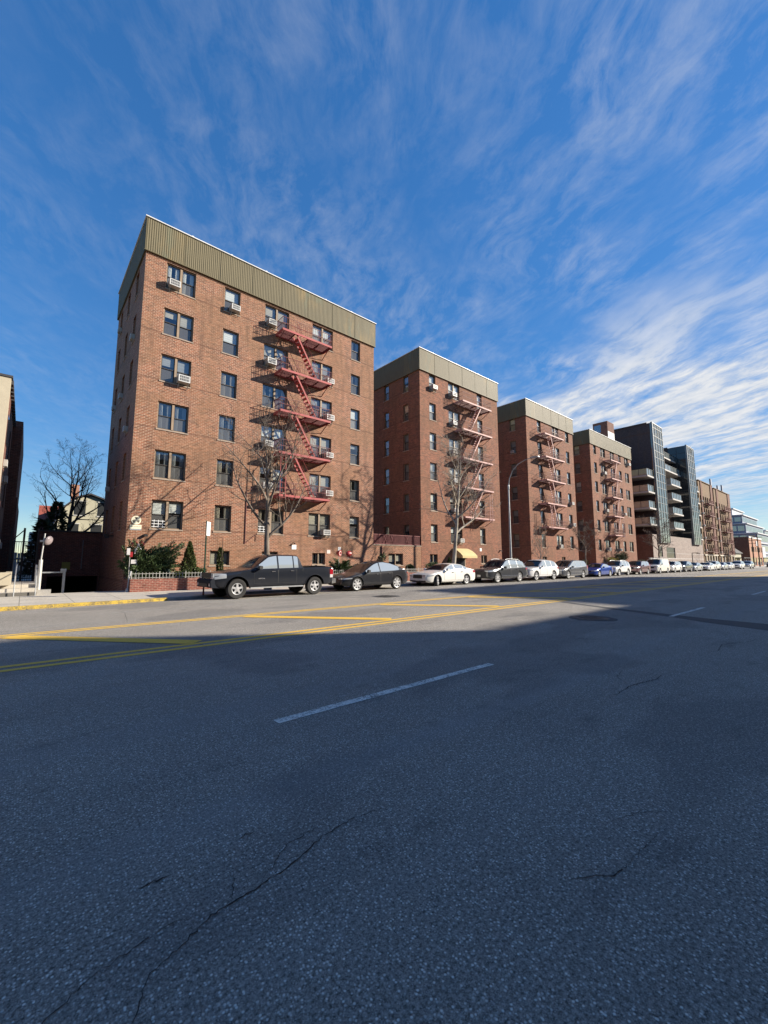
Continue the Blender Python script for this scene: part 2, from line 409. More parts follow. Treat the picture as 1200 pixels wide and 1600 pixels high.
# ------------------------------------------------------------------ camera, sun, sky
def camera():
    f, tilt, A = 655., math.atan(77/655.), R(49.456)
    cd = bpy.data.cameras.new('camera'); c = bpy.data.objects.new('camera', cd); COL.objects.link(c)
    cd.sensor_fit = 'VERTICAL'; cd.sensor_height = 36.; cd.sensor_width = 27.; cd.lens = f/1600*36.
    cd.clip_start = .05; cd.clip_end = 5000.
    c.location = (0, 0, 1.6); c.rotation_euler = (PI/2 + tilt, 0, A - PI/2)
    SC.camera = c
camera()
SUN_EL, SUN_AZ = 23.5, -34.   # elevation, heading from +X (degrees)
def sun_and_sky():
    d = Vector((math.cos(R(SUN_AZ))*math.cos(R(SUN_EL)), math.sin(R(SUN_AZ))*math.cos(R(SUN_EL)), math.sin(R(SUN_EL))))
    l = bpy.data.lights.new('sun', 'SUN'); l.energy = 5.0; l.angle = R(.8); l.color = (1., .91, .78)
    o = bpy.data.objects.new('sun', l); COL.objects.link(o); o.rotation_euler = (-d).to_track_quat('-Z', 'Y').to_euler(); o.location = d*50
    w = bpy.data.worlds.new('World'); SC.world = w; w.use_nodes = True
    t = NT.__new__(NT); t.t = w.node_tree; t.t.nodes.clear(); t.out = t.n('ShaderNodeOutputWorld')
    sky = t.n('ShaderNodeTexSky'); sky.sky_type = 'NISHITA'; sky.sun_disc = False
    sky.sun_elevation = R(SUN_EL); sky.sun_rotation = R(90 - SUN_AZ)
    sky.air_density = 1.0; sky.dust_density = .1; sky.ozone_density = 3.2; sky.altitude = 10.
    hs = t.n('ShaderNodeHueSaturation'); hs.inputs['Saturation'].default_value = 1.24; hs.inputs['Value'].default_value = 1.
    t.l(sky.outputs[0], hs.inputs['Color'])
    # high cirrus: the view direction meets a flat layer, so streaks converge on the horizon as real ones do
    v = t.co('Generated'); p = t.n('ShaderNodeSeparateXYZ'); t.l(v, p.inputs[0])
    z = t.math('MAXIMUM', p.outputs[2], .0); zz = t.math('ADD', z, .035)
    px = t.math('DIVIDE', p.outputs[0], zz); py = t.math('DIVIDE', p.outputs[1], zz)
    c = t.n('ShaderNodeCombineXYZ'); t.l(px, c.inputs[0]); t.l(py, c.inputs[1]); q = c.outputs[0]
    a = R(62.)
    wob = t.n('ShaderNodeVectorMath', operation='SCALE'); nz = t.n('ShaderNodeTexNoise'); nz.inputs['Scale'].default_value = 2.2; nz.inputs['Detail'].default_value = 3.
    t.l(q, nz.inputs['Vector']); t.l(nz.outputs['Color'], wob.inputs[0]); wob.inputs['Scale'].default_value = .22
    ad = t.n('ShaderNodeVectorMath', operation='ADD'); t.l(q, ad.inputs[0]); t.l(wob.outputs[0], ad.inputs[1]); qq = ad.outputs[0]
    rot = t.mapv(qq, rot=(0, 0, -a))
    s1 = t.noise(t.mapv(rot, (4.2, 8.5, 1)), 1., 9., .66, .3)          # fibres
    s2 = t.noise(t.mapv(rot, (11., 19., 1), loc=(3, 1, 0)), 1., 6., .66)
    patch = t.noise(t.mapv(qq, (1.7, 2.3, 1), rot=(0, 0, -a), loc=(2.3, 5.1, 0)), 1., 5., .6)
    fx = t.ramp(t.math('ADD', t.math('MULTIPLY', px, .25), t.math('MULTIPLY', py, -.02)), (.0, .24), (.42, 1.))
    st = t.math('ADD', t.math('MULTIPLY', s1, .62), t.math('MULTIPLY', s2, .38))
    wisp = t.math('MULTIPLY', t.ramp(st, (.43, 0.), (.64, 1.)), t.ramp(patch, (.33, .05), (.62, 1.)))
    wisp = t.math('MULTIPLY', wisp, fx)
    # the rippled bank low on the right
    cell = t.noise(t.mapv(rot, (4.6, 10., 1), loc=(.4, 0, 0)), 1., 7., .64)
    soft = t.noise(t.mapv(rot, (1.1, 1.9, 1), loc=(7.2, 1.3, 0)), 1., 5., .58)
    edge = t.math('ADD', px, t.math('MULTIPLY', t.math('SUBTRACT', soft, .5), 1.5))
    bank_in = t.ramp(t.math('DIVIDE', edge, 8.), (.205, 0.), (.30, 1.))
    far = t.ramp(t.math('DIVIDE', t.math('ADD', px, t.math('MULTIPLY', py, -.8)), 12.), (.30, 1.), (.55, .35))
    bank = t.math('MULTIPLY', bank_in, t.ramp(t.math('ADD', t.math('MULTIPLY', cell, .5), t.math('MULTIPLY', soft, .5)), (.34, 0.), (.56, 1.)))
    bank = t.math('MULTIPLY', bank, far)
    cov = t.math('MAXIMUM', t.math('MULTIPLY', wisp, .44), t.math('MULTIPLY', bank, .95), clamp=True)
    cov = t.math('MULTIPLY', cov, t.ramp(p.outputs[2], (.0, 0.), (.05, 1.)))
    shade = t.ramp(cell, (.32, (2.7, 3.0, 3.45)), (.66, (4.1, 4.1, 4.1)))
    sc_ = t.n('ShaderNodeSeparateColor'); t.l(hs.outputs[0], sc_.inputs[0])
    k = t.math('DIVIDE', 1.52, t.math('ADD', 1., t.math('MULTIPLY', sc_.outputs[2], .27)))     # keeps the low sky from washing out
    kc = t.n('ShaderNodeCombineColor')
    for i, g in enumerate((.97, 1.0, 1.07)): t.l(t.math('MULTIPLY', k, g), kc.inputs[i])
    col = t.mix(cov, t.mix(1., hs.outputs[0], kc.outputs[0], 'MULTIPLY'), shade)
    bg = t.n('ShaderNodeBackground'); bg.inputs['Strength'].default_value = .112
    t.l(col, bg.inputs[0]); t.l(bg.outputs[0], t.out.inputs[0])
sun_and_sky()
SC.view_settings.view_transform = 'Standard'; SC.view_settings.look = 'None'
SC.view_settings.exposure = 0.95; SC.view_settings.gamma = 1.; SC.view_settings.use_curve_mapping = False
SC.render.engine = 'CYCLES'
SC.cycles.max_bounces = 6; SC.cycles.transparent_max_bounces = 10; SC.cycles.caustics_reflective = False; SC.cycles.caustics_refractive = False
SC.cycles.use_denoising = True

# ------------------------------------------------------------------ ground, road, pavement
WALK = .12                                    # pavement above the road
KERB = [(-90,17.6),(-30,18.0),(-8,18.35),(-.5,18.5),(2.2,18.75),(4.6,19.0),(5.5,19.05),(6.3,19.3),(7.6,20.25),(12,20.3),(420,20.3)]
def kerb_y(x):
    for (a, b), (c, d) in zip(KERB, KERB[1:]):
        if a <= x <= c: return b + (d-b)*(x-a)/(c-a)
    return KERB[-1][1]
RX0, RX1, RY0, RY1 = .95, 4.0, 25.0, 34.5      # the garage ramp's pit
def ground():
    m = MB()
    xs = [-1500, RX0, RX1, 1500]; ys = [-1500, RY0, RY1+8, 1500]
    for i in range(3):
        for j in range(3):
            if i == 1 and j == 1: continue
            m.quad((xs[i],ys[j],-.06), (xs[i+1],ys[j],-.06), (xs[i+1],ys[j+1],-.06), (xs[i],ys[j+1],-.06))
    struct('ground', m, M['ground'])
    m = MB()
    xr = [-120] + [x for x, y in KERB if -90 < x < 420] + [420]
    for a, b in zip(xr, xr[1:]):
        m.quad((a,-3.6,0), (b,-3.6,0), (b,kerb_y(b)+.05,0), (a,kerb_y(a)+.05,0))
    struct('road', m, M['asphalt'])
    # pavement in pieces round the ramp
    m = MB(); kw = .16
    def strip(x0, x1, y1):
        pts = sorted({x0, x1} | {x for x, y in KERB if x0 < x < x1})
        for a, b in zip(pts, pts[1:]):
            m.quad((a,kerb_y(a)+kw,WALK), (b,kerb_y(b)+kw,WALK), (b,y1,WALK), (a,y1,WALK))
    strip(-90, RX0, 60.); strip(RX0, RX1, RY0); strip(RX1, 420, 40.)
    struct('sidewalk', m, M['sidewalk'])
    m = MB(); k = [(x, y) for x, y in KERB if x <= 4.6]; k2 = [(x, y) for x, y in KERB if x >= 4.6]
    def kerb(pts, name, mt, zt):
        m = MB()
        rows = [[(x, y-.012, -.03) for x, y in pts], [(x, y, zt-.02) for x, y in pts], [(x, y+.02, zt) for x, y in pts], [(x, y+kw+.002, zt) for x, y in pts], [(x, y+kw+.004, -.03) for x, y in pts]]
        m.grid(rows); struct(name, m, mt)
    kw = .16
    kerb(k, 'yellow_kerb', M['kerb_yellow'], WALK+.004); kerb(k2, 'kerb', M['kerb'], WALK+.004)
    # garage ramp: slope, cheek walls
    m = MB(); zb = -1.75
    m.quad((RX0,RY0,WALK-.002), (RX1,RY0,WALK-.002), (RX1,RY1+6,zb), (RX0,RY1+6,zb))
    struct('garage_ramp', m, M['sidewalk'])
    m = MB()
    m.prism([(RY0,WALK+.003),(RY1,WALK+.003),(RY1,zb-.3),(RY0,-.2)], RX0-.2, RX0-.001, 'x')
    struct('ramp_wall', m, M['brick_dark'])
    # near-side pavement behind the camera
    m = MB(); m.box(-120, 420, -8, -3.6, -.05, .12); struct('near_sidewalk', m, M['sidewalk'])
ground()
def markings():
    z = .004
    def band(name, pts, w, mt, zz=z):
        m = MB()
        for (a, b), (c, d) in zip(pts, pts[1:]):
            L = math.hypot(c-a, d-b); nx, ny = -(d-b)/L*w/2, (c-a)/L*w/2
            n = max(1, int(L/3.))
            for i in range(n):
                p, q = i/n, (i+1)/n
                xa, ya, xb, yb = a+(c-a)*p, b+(d-b)*p, a+(c-a)*q, b+(d-b)*q
                m.quad((xa-nx,ya-ny,zz), (xb-nx,yb-ny,zz), (xb+nx,yb+ny,zz), (xa+nx,ya+ny,zz))
        struct(name, m, mt)
    for y in (8.48, 8.80): band('yellow_line', [(-60,y),(180,y)], .15, M['yellow_paint'])
    for y in (12.22, 12.46): band('yellow_line', [(-60,y),(180,y)], .13, M['yellow_paint'])
    for i in range(-3, 24):
        x = .0 + 5.15*i
        band('yellow_hatch', [(x-.1,12.12),(x+2.75,8.93)], .40, M['yellow_paint'], .008)
    for i in range(-2, 14):
        x = 2.05 + 12.42*i
        band('white_lane_dash', [(x,4.06),(x+3.65,4.08)], .12, M['white_paint'])
    for x0, x1 in ((2.3,6.1),(15.6,19.4),(28.5,32.1),(41,44.6),(53.5,57),(66,69.5)):
        band('white_parking_line', [(x0,15.7),(x1,15.66)], .075, M['thin_white'])
    for x in (36.5, 44.6): band('white_lane_dash', [(x,6.3),(x+3,6.1)], .10, M['thin_white'])
    # an old utility trench that crosses the lanes, and the joint beside it
    m = MB()
    near = [(12.2,-3),(12.6,-1),(13.25,1.79),(13.75,3.1),(14.35,4.0),(15.05,5.8),(16.2,8.3)]; farp = [(13.7,-3),(14.0,-1),(14.62,1.97),(14.75,3.2),(15.0,4.1),(15.5,5.8),(16.5,8.3)]
    m.grid([[(a,b,.0025) for a, b in near], [(a,b,.0025) for a, b in farp]]); struct('road_trench_patch', m, M['trench'])
    rnd = random.Random(5)
    def crack(pts, w0, seed, name='road_crack'):
        rr = random.Random(seed); fine = []
        for (a, b), (c, d) in zip(pts, pts[1:]):
            n = max(3, int(math.hypot(c-a, d-b)/.022))
            for i in range(n):
                u = i/n; fine.append((a+(c-a)*u + rr.gauss(0,.0055), b+(d-b)*u + rr.gauss(0,.0055)))
        fine.append(pts[-1]); m = MB(); L = []; Rr = []
        for i, (x, y) in enumerate(fine):
            u = i/(len(fine)-1); w = w0*max(.12, (1-abs(2*u-1)**2.2))*rr.uniform(.25, 1.)
            p = fine[max(0,i-1)]; q = fine[min(len(fine)-1,i+1)]; dl = math.hypot(q[0]-p[0], q[1]-p[1]) or 1
            nx, ny = -(q[1]-p[1])/dl*w/2, (q[0]-p[0])/dl*w/2
            L.append((x-nx,y-ny,.0035)); Rr.append((x+nx,y+ny,.0035))
        m.grid([L, Rr]); struct(name, m, M['crack'])
    crack([(.30,1.66),(.41,1.83),(.50,1.99),(.65,2.05),(.77,2.11),(.99,2.13),(1.27,2.18),(1.43,2.25),(1.73,2.28),(2.08,2.17)], .0095, 1)
    crack([(.99,2.13),(1.28,2.33),(1.6,2.36)], .006, 2); crack([(.88,2.12),(.90,2.2),(.95,2.30)], .006, 3)
    crack([(.2,2.08),(.4,2.14),(.63,2.19),(.77,2.13)], .006, 4); crack([(.10,1.98),(.34,2.13)], .005, 14)
    crack([(2.18,1.19),(2.26,1.13),(2.32,1.10),(2.42,1.02),(2.67,.98)], .008, 5); crack([(2.55,1.0),(2.78,1.0),(3.0,.98)], .005, 6)
    crack([(2.9,1.2),(3.1,1.15),(3.3,1.0)], .006, 16)
    crack([(5.4,2.2),(5.59,2.19),(6.1,2.22),(6.7,2.1),(7.2,2.15)], .016, 7); crack([(6.1,2.22),(6.4,2.5),(6.9,2.6)], .010, 8)
    crack([(9,2.2),(9.6,2.0),(10.4,2.1),(11.2,1.8),(11.8,1.75)], .022, 9)
    crack([(-.1,8.05),(3,8.15),(7,8.1),(11,8.2),(16,8.15)], .02, 10)
    crack([(.55,2.50),(.62,2.505),(.68,2.50)], .016, 11); crack([(1.06,2.54),(1.12,2.56),(1.17,2.55)], .014, 12)
    crack([(-.2,7.3),(1.5,7.5),(4,7.45),(6.5,7.6)], .012, 13)
    crack([(2.75,8.2),(2.75,9.1)], .02, 20); crack([(6.4,8.3),(6.5,9.0)], .02, 21)
    crack([(2.2,12.8),(2.6,15.9)], .012, 22)
markings()
def manhole(x, y, label):
    t = thing('manhole_cover', label, 'manhole cover', (x, y, 0))
    m = MB(); m.lathe([(.47,.003),(.47,.010),(.41,.012),(.41,.004)], 28); obj('rim', m, M['iron_lid'], t)
    m = MB(); m.lathe([(.40,.006),(.0,.008)], 28)
    for i in range(-3, 4):
        for j in range(-3, 4):
            if i*i+j*j < 10: m.box(i*.1-.03, i*.1+.03, j*.1-.03, j*.1+.03, .0075, .014)
    obj('lid', m, M['iron_lid'], t)
    m = MB(); rr = random.Random(int(x*10)); P = [(.62*math.cos(i*PI/10)*rr.uniform(.9,1.2), .62*math.sin(i*PI/10)*rr.uniform(.9,1.2), .0026) for i in range(20)]
    m.poly(P); obj('asphalt_collar', m, M['trench'], t)
manhole(12.35, 5.42, 'round iron manhole cover in the grey lane beyond the white dash, edge of the shade')
manhole(12.8, 14.8, 'round iron manhole cover in sunlit asphalt in front of the black crossover')
# ------------------------------------------------------------------ walls with real openings
def wall_face(m, u0, u1, z0, z1, holes, P, reveal, room, mi=(0,1)):
    """front face with holes; each hole gets a reveal (brick) and a plaster room box behind. P(u, depth, z) -> point"""
    us = sorted({u0, u1} | {h[0] for h in holes} | {h[1] for h in holes}); zs = sorted({z0, z1} | {h[2] for h in holes} | {h[3] for h in holes})
    us = [u for u in us if u0 <= u <= u1]; zs = [z for z in zs if z0 <= z <= z1]
    m.cur = mi[0]
    for a, b in zip(us, us[1:]):
        for c, d in zip(zs, zs[1:]):
            um, zm = (a+b)/2, (c+d)/2
            if any(h[0] < um < h[1] and h[2] < zm < h[3] for h in holes): continue
            m.quad(P(a,0,c), P(b,0,c), P(b,0,d), P(a,0,d))
    for a, b, c, d in holes:
        r = reveal
        m.cur = mi[0]
        m.quad(P(a,0,c), P(a,0,d), P(a,r,d), P(a,r,c)); m.quad(P(b,0,d), P(b,0,c), P(b,r,c), P(b,r,d))
        m.quad(P(a,0,d), P(b,0,d), P(b,r,d), P(a,r,d)); m.quad(P(b,0,c), P(a,0,c), P(a,r,c), P(b,r,c))
        m.cur = mi[1]; q = r + room; e = .25
        a2, b2, c2, d2 = a-.0, b+.0, c-.0, d+.0
        m.quad(P(a2,r,c2), P(a2,r,d2), P(a2,q,d2), P(a2,q,c2)); m.quad(P(b2,r,d2), P(b2,r,c2), P(b2,q,c2), P(b2,q,d2))
        m.quad(P(a2,r,d2), P(b2,r,d2), P(b2,q,d2), P(a2,q,d2)); m.quad(P(b2,r,c2), P(a2,r,c2), P(a2,q,c2), P(b2,q,c2))
        m.quad(P(a2,q,c2), P(a2,q,d2), P(b2,q,d2), P(b2,q,c2))
    m.cur = mi[0]

# window kinds: meshes are built once, then shared
WIN = {}
def window_meshes(kind, w, h):
    key = (kind, round(w,2), round(h,2))
    if key in WIN: return WIN[key]
    y0 = .10
    m = MB(); fw = .055
    m.box(0,fw,y0,y0+.09,0,h); m.box(w-fw,w,y0,y0+.09,0,h); m.box(fw,w-fw,y0,y0+.09,h-fw,h); m.box(fw,w-fw,y0,y0+.09,0,fw)
    lights = [(fw, w-fw)]
    if kind in ('double', 'slider'):
        g = .06 if kind == 'double' else .03
        m.box(w/2-g, w/2+g, y0-.025, y0+.09, fw, h-fw); lights = [(fw, w/2-g), (w/2+g, w-fw)]
    m.cur = 1; s = .04; zm = h*.5; panes = []
    for a, b in lights:
        if kind == 'slider':
            units = [(fw, h-fw, y0+.04)]
        else: units = [(zm-.02, h-fw, y0+.02), (fw, zm+.02, y0+.055)]
        for c, d, y in units:
            m.box(a,a+s,y,y+.03,c,d); m.box(b-s,b,y,y+.03,c,d); m.box(a+s,b-s,y,y+.03,d-s,d); m.box(a+s,b-s,y,y+.03,c,c+s)
            panes.append((a+s, b-s, c+s, d-s, y+.015))
    m.cur = 2; m.box(-.04, w+.04, -.035, y0-.003, -.075, -.004)
    fr = m.mesh('window', [M['frame_tan'], M['sash'], M['sill']])
    g = MB()
    for a, b, c, d, y in panes:
        g.cur = 1 if (kind != 'slider' and c < h*.3) else 0; g.quad((a,y,c), (b,y,c), (b,y,d), (a,y,d))
    gl = g.mesh('pane', [M['glass'], M['screen']])
    shades = []
    rr = random.Random(len(WIN)*13+3); ys = y0+.115
    for mt in ('shade_white', 'shade_cream', 'shade_grey'):
        for style in ('blind', 'half', 'curtain', 'swag', 'half', 'half'):
            q = MB()
            for a, b in lights:
                a -= .02; b += .02
                if style in ('blind', 'half'):
                    lo = h*(rr.uniform(.25,.80) if style == 'half' else rr.uniform(.04,.12))
                    n = 10; rows = []
                    for i in range(n+1):
                        z = h-.05-(h-.05-lo)*i/n; rows.append([(a, ys+.008*(i % 2), z), (b, ys+.008*(i % 2), z)])
                    q.grid(rows)
                else:
                    for (u0, u1) in (((a, a+(b-a)*.36), (b-(b-a)*.36, b)) if style == 'curtain' else ((a, b),)):
                        n = 14; top = []; bot = []
                        for i in range(n+1):
                            u = u0+(u1-u0)*i/n; yy = ys+.03*math.sin(i*1.9)
                            top.append((u, yy, h-.05)); bot.append((u, yy, .06 if style == 'curtain' else .1))
                        q.grid([top, bot])
            shades.append(q.mesh('curtain' if style in ('curtain', 'swag') else 'blind', M[mt]))
    WIN[key] = (fr, gl, shades); return WIN[key]

BARS = {}
def add_window(bld, kind, w, h, loc, rotz, rnd, bars=False, shade=None):
    fr, gl, sh = window_meshes(kind, w, h)
    f = link('window', fr, bld, loc, rotz)
    link('pane', gl, f)
    if shade is None: shade = rnd.random() < .88
    if shade:
        s = rnd.choice(sh) if not hasattr(shade, '__len__') else sh[rnd.choice(shade)]
        link(s.name.split('.')[0], s, f)
    if bars:
        k = round(w, 2)
        if k not in BARS:
            m = MB(); a, b = (.08, w/2-.07) if kind == 'double' else (.08, w-.08)
            for z in (.12, .28, .44): m.bar((a,.09,z), (b,.09,z), .03, .03)
            for u in (a+.12, (a+b)/2, b-.12): m.bar((u,.088,.08), (u,.088,.5), .025, .025)
            BARS[k] = m.mesh('window_guard', M['bars_white'])
        link('window_guard', BARS[k], f)
    return f
AC = []
def add_ac(bld, loc, rotz, scale=1.):
    if not AC:
        m = MB(); w, h, d = .58, .37, .40
        m.box(-w/2, w/2, -d, .12, 0, h)
        for i in range(6): m.box(-w/2-.004, -w/2-.0005, -d+.06, -.05, .06+i*.05, .08+i*.05)
        m.bar((-w/2+.06,-d+.06,0), (-w/2+.06,-.02,-.28), .03, .03); m.bar((w/2-.06,-d+.06,0), (w/2-.06,-.02,-.28), .03, .03)
        AC.append(m.mesh('air_conditioner', M['ac_case']))
        m = MB(); y = -d-.012
        m.box(-w/2, w/2, y, -d-.0005, 0, .045); m.box(-w/2, w/2, y, -d-.0005, h-.045, h); m.box(-w/2, -w/2+.05, y, -d-.0005, .045, h-.045); m.box(w/2-.05, w/2, y, -d-.0005, .045, h-.045)
        m.box(-w/2+.05, w/2-.05, y+.004, -d-.0005, h*.48, h*.54)
        m.cur = 1; m.quad((-w/2+.05,-d-.002,.045), (w/2-.05,-d-.002,.045), (w/2-.05,-d-.002,h-.045), (-w/2+.05,-d-.002,h-.045))
        m.cur = 0
        for i in range(5): u = -w/2+.13+i*.09; m.box(u, u+.012, y+.005, -d-.003, .045, h-.045)
        AC.append(m.mesh('grille', [M['ac_face'], M['ac_dark']]))
    a = link('air_conditioner', AC[0], bld, loc, rotz); link('grille', AC[1], a)
    a.scale = (scale, scale, scale)
    return a

FE = {}
def fire_escape(bld, key, u0, u1, depth, zs, stair, mats_, ladder_u):
    """platforms on a facade, in the building's own coordinates (front at y = 0, street towards -y)"""
    me, md, mr = mats_
    w = u1-u0; pitch = zs[0]-zs[1]; s0, s1 = stair[0]-u0, stair[1]-u0; right = s1 > s0
    lo, hi = min(s0, s1), max(s0, s1)
    root = bpy.data.objects.new('fire_escape', None); COL.objects.link(root); root.parent = bld
    m = MB(); hole = (s0-.1, s0+.85) if right else (s0-.85, s0+.1)   # a gap in the slats where the stair comes up
    m.box(0,w,-depth,-depth+.05,-.075,.065); m.box(0,.05,-depth+.05,-.02,-.09,.07); m.box(w-.05,w,-depth+.05,-.02,-.09,.07); m.box(.05,w-.05,-.06,-.02,-.09,.05)
    m.cur = 1
    for u in (.15, w/2, w-.15): m.bar((u,-.0,-.62), (u,-depth+.1,-.07), .035, .045)
    n = 16
    for i in range(n):
        y = -depth+.09+(depth-.16)*i/(n-1)
        if y < -depth+.66:
            for a, b in ((.05, hole[0]), (hole[1], w-.05)): m.box(a, b, y, y+.036, .0, .018)
        else: m.box(.05, w-.05, y, y+.036, .0, .018)
    for u in (w*.25, w*.5, w*.75): m.box(u-.02, u+.02, -depth+.05, -.06, -.06, -.002)
    m.box(hole[0]-.02, hole[0], -depth+.05, -depth+.66, -.06, .02); m.box(hole[1], hole[1]+.02, -depth+.05, -depth+.66, -.06, .02)
    pl = m.mesh('platform', [me, md])
    m = MB(); h = .88; yf = -depth+.025
    for z in (.45, h):
        m.bar((0,yf,z), (w,yf,z), .028, .028); m.bar((.02,yf,z), (.02,-.02,z), .028, .028); m.bar((w-.02,yf,z), (w-.02,-.02,z), .028, .028)
    k = int(w/.155)
    for i in range(k+1):
        u = w*i/k; m.bar((min(max(u,.012),w-.012),yf,.09), (min(max(u,.012),w-.012),yf,h), .014, .014)
    for u in (.02, w-.02):
        for i in range(1, 7): y = yf+(depth-.05)*i/7; m.bar((u,y,.07), (u,y,h), .014, .014)
    for u in (w*.3, w*.72): m.bar((u-.14,yf-.003,.14), (u+.14,yf-.003,.84), .016, .016); m.bar((u+.14,yf+.003,.14), (u-.14,yf+.003,.84), .016, .016)
    rl = m.mesh('railing', [mr])
    m = MB(); y0, y1 = -depth+.10, -depth+.58
    for y in (y0, y1): m.bar((s0,y,-.02), (s1,y,-pitch+.09), .028, .105)
    nt = 11
    for i in range(1, nt):
        u = s0+(s1-s0)*i/nt; z = -.02-(pitch-.11)*i/nt; m.box(u-.11, u+.11, y0+.02, y1-.02, z-.012, z+.012)
    sg = 1 if right else -1
    for y in (y0, y1): m.path([(s0+sg*.05,y,.75), (s1-sg*.0,y,-pitch+.95)], .013, 4); m.tube((s0+sg*.3,y,-.35), (s0+sg*.3,y,.4), .011, None, 4); m.tube((s1-sg*.25,y,-pitch+.45), (s1-sg*.25,y,-pitch+1.3), .011, None, 4)
    stm = m.mesh('stair', [me])
    for i, z in enumerate(zs):
        link('platform', pl, root, (u0,0,z)); link('railing', rl, root, (u0,0,z))
        if i < len(zs)-1: link('stair', stm, root, (u0,0,z))
    m = MB(); z0, z1 = zs[-1]-.3, zs[-2]-.3    # drop ladder stowed at the bottom platforms
    for du in (0, .38): m.bar((ladder_u+du,-depth-.05,z0), (ladder_u+du,-depth-.05,z1), .035, .035)
    for i in range(9): z = z0+.15+(z1-z0-.3)*i/8; m.tube((ladder_u,-depth-.05,z), (ladder_u+.38,-depth-.05,z), .012, None, 5)
    obj('drop_ladder', m, [me], root)
    return root

FACADE = 25.5
HEADS = [19.02-2.81*i for i in range(6)]; WH = 1.60
def ribbed(m, pts, z0, z1, pitch=.115, dep=.011):
    """ribbed sheet along a plan polyline (outside on the right-hand side of travel)"""
    for (ax, ay), (bx, by) in zip(pts, pts[1:]):
        L = math.hypot(bx-ax, by-ay); tx, ty = (bx-ax)/L, (by-ay)/L; nx, ny = ty, -tx
        n = int(L/pitch); row = []
        for i in range(n):
            for s, d in ((0,0),(.34,0),(.5,dep),(.84,dep)):
                u = L*(i+s)/n; row.append((ax+tx*u+nx*d, ay+ty*u+ny*d))
        row.append((bx, by)); m.grid([[(x,y,z0) for x, y in row], [(x,y,z1) for x, y in row]])
def apartment(name, label, x0, x1, depth, top, cols, side_cols, basement, brickmat, seed, fe=None, acs=(), bars=(), side_acs=(), dz=0., shade=None, sideshade=None):
    """six-storey block: cols = [(kind, x, w)], side_cols = [y] of single windows on the shaded left wall"""
    rnd = random.Random(seed); W = x1-x0
    b = thing(name, label, 'apartment building', (x0, FACADE, 0), 0, 'brick apartment blocks along the avenue')
    zf = top-2.02
    m = MB(); holes = []
    for kind, x, w in cols:
        for i, hz in enumerate(HEADS): holes.append((x-x0, x-x0+w, hz+dz-WH, hz+dz))
    for x, w, z, h in basement: holes.append((x-x0, x-x0+w, z, z+h))
    wall_face(m, 0, W, -.1, zf+.3, holes, lambda u, d, z: (u, d, z), .115, .9)
    sh = []
    for y, w in side_cols:
        for hz in HEADS: sh.append((y-FACADE, y-FACADE+w, hz+dz-WH, hz+dz))
    wall_face(m, 0, depth, -2.0 if seed == 1 else -.1, zf+.3, sh, lambda u, d, z: (d, u, z), .115, .9)
    m.quad((W,0,-.1), (W,depth,-.1), (W,depth,zf+.3), (W,0,zf+.3)); m.quad((W,depth,-.1), (0,depth,-.1), (0,depth,zf+.3), (W,depth,zf+.3))
    obj('wall', m, [brickmat, M['interior']], b)
    m = MB(); o = .09
    ribbed(m, [(-o,depth+o),(-o,-o),(W+o,-o),(W+o,depth+o),(-o,depth+o)], zf, top)
    m.box(-o, -.001, -o, depth+o, zf-.006, zf-.001); m.box(W+.001, W+o, -o, depth+o, zf-.006, zf-.001); m.box(-.001, W+.001, -o, -.001, zf-.006, zf-.001)
    n = int(W/1.9)
    m.cur = 1
    for i in range(n+1):
        u = -o + (W+2*o)*i/n; m.box(u-.007, u+.007, -o-.024, -o-.017, zf-.004, top-.01)
    m.box(-o-.03, W+o+.03, -o-.05, -o-.037, zf-.03, zf+.012)
    obj('fascia', m, [M['fascia'], M['sash'] if False else M['fascia']], b)
    m = MB(); m.box(-o-.07, W+o+.07, -o-.07, depth+o, top+.001, top+.055)
    for i in range(1, 7): u = W*i/7; m.box(u-.05, u+.05, -o-.06, -o+.02, top+.056, top+.10)
    obj('roof_coping', m, M['coping'], b)
    for ci, (kind, x, w) in enumerate(cols):
        for i, hz in enumerate(HEADS):
            add_window(b, kind, w, WH, (x-x0, 0, hz+dz-WH), 0, rnd, (ci, i) in bars, shade)
    for y, w in side_cols:
        for hz in HEADS: add_window(b, 'single', w, WH, (0, y-FACADE+w, hz+dz-WH), -PI/2, rnd, False, sideshade)
    for x, w, z, h in basement: add_window(b, 'slider' if w > .75 else 'single', w, h, (x-x0, 0, z), 0, rnd, False, [6,7,12,14])
    for ci, i, f in acs:
        kind, x, w = cols[ci]; add_ac(b, (x-x0+w*f, 0, HEADS[i]+dz-WH+.07), 0, rnd.uniform(.92,1.1))
    for k, i in side_acs:
        y, w = side_cols[k]; add_ac(b, (.14, y-FACADE+w/2, HEADS[i]+dz-WH+.07), -PI/2, .78)
    if fe: fire_escape(b, name, fe['u0']-x0, fe['u1']-x0, 1.1, [17.05+fe.get('dz',0)-2.81*i for i in range(5)], (fe['s'][0]-x0, fe['s'][1]-x0), fe['m'], fe['lad']-x0)
    return b
red = (M['fe_red'], M['fe_dark'], M['fe_dark'])
pale = (M['fe_pale'], M['fe_brown'], M['fe_brown'])
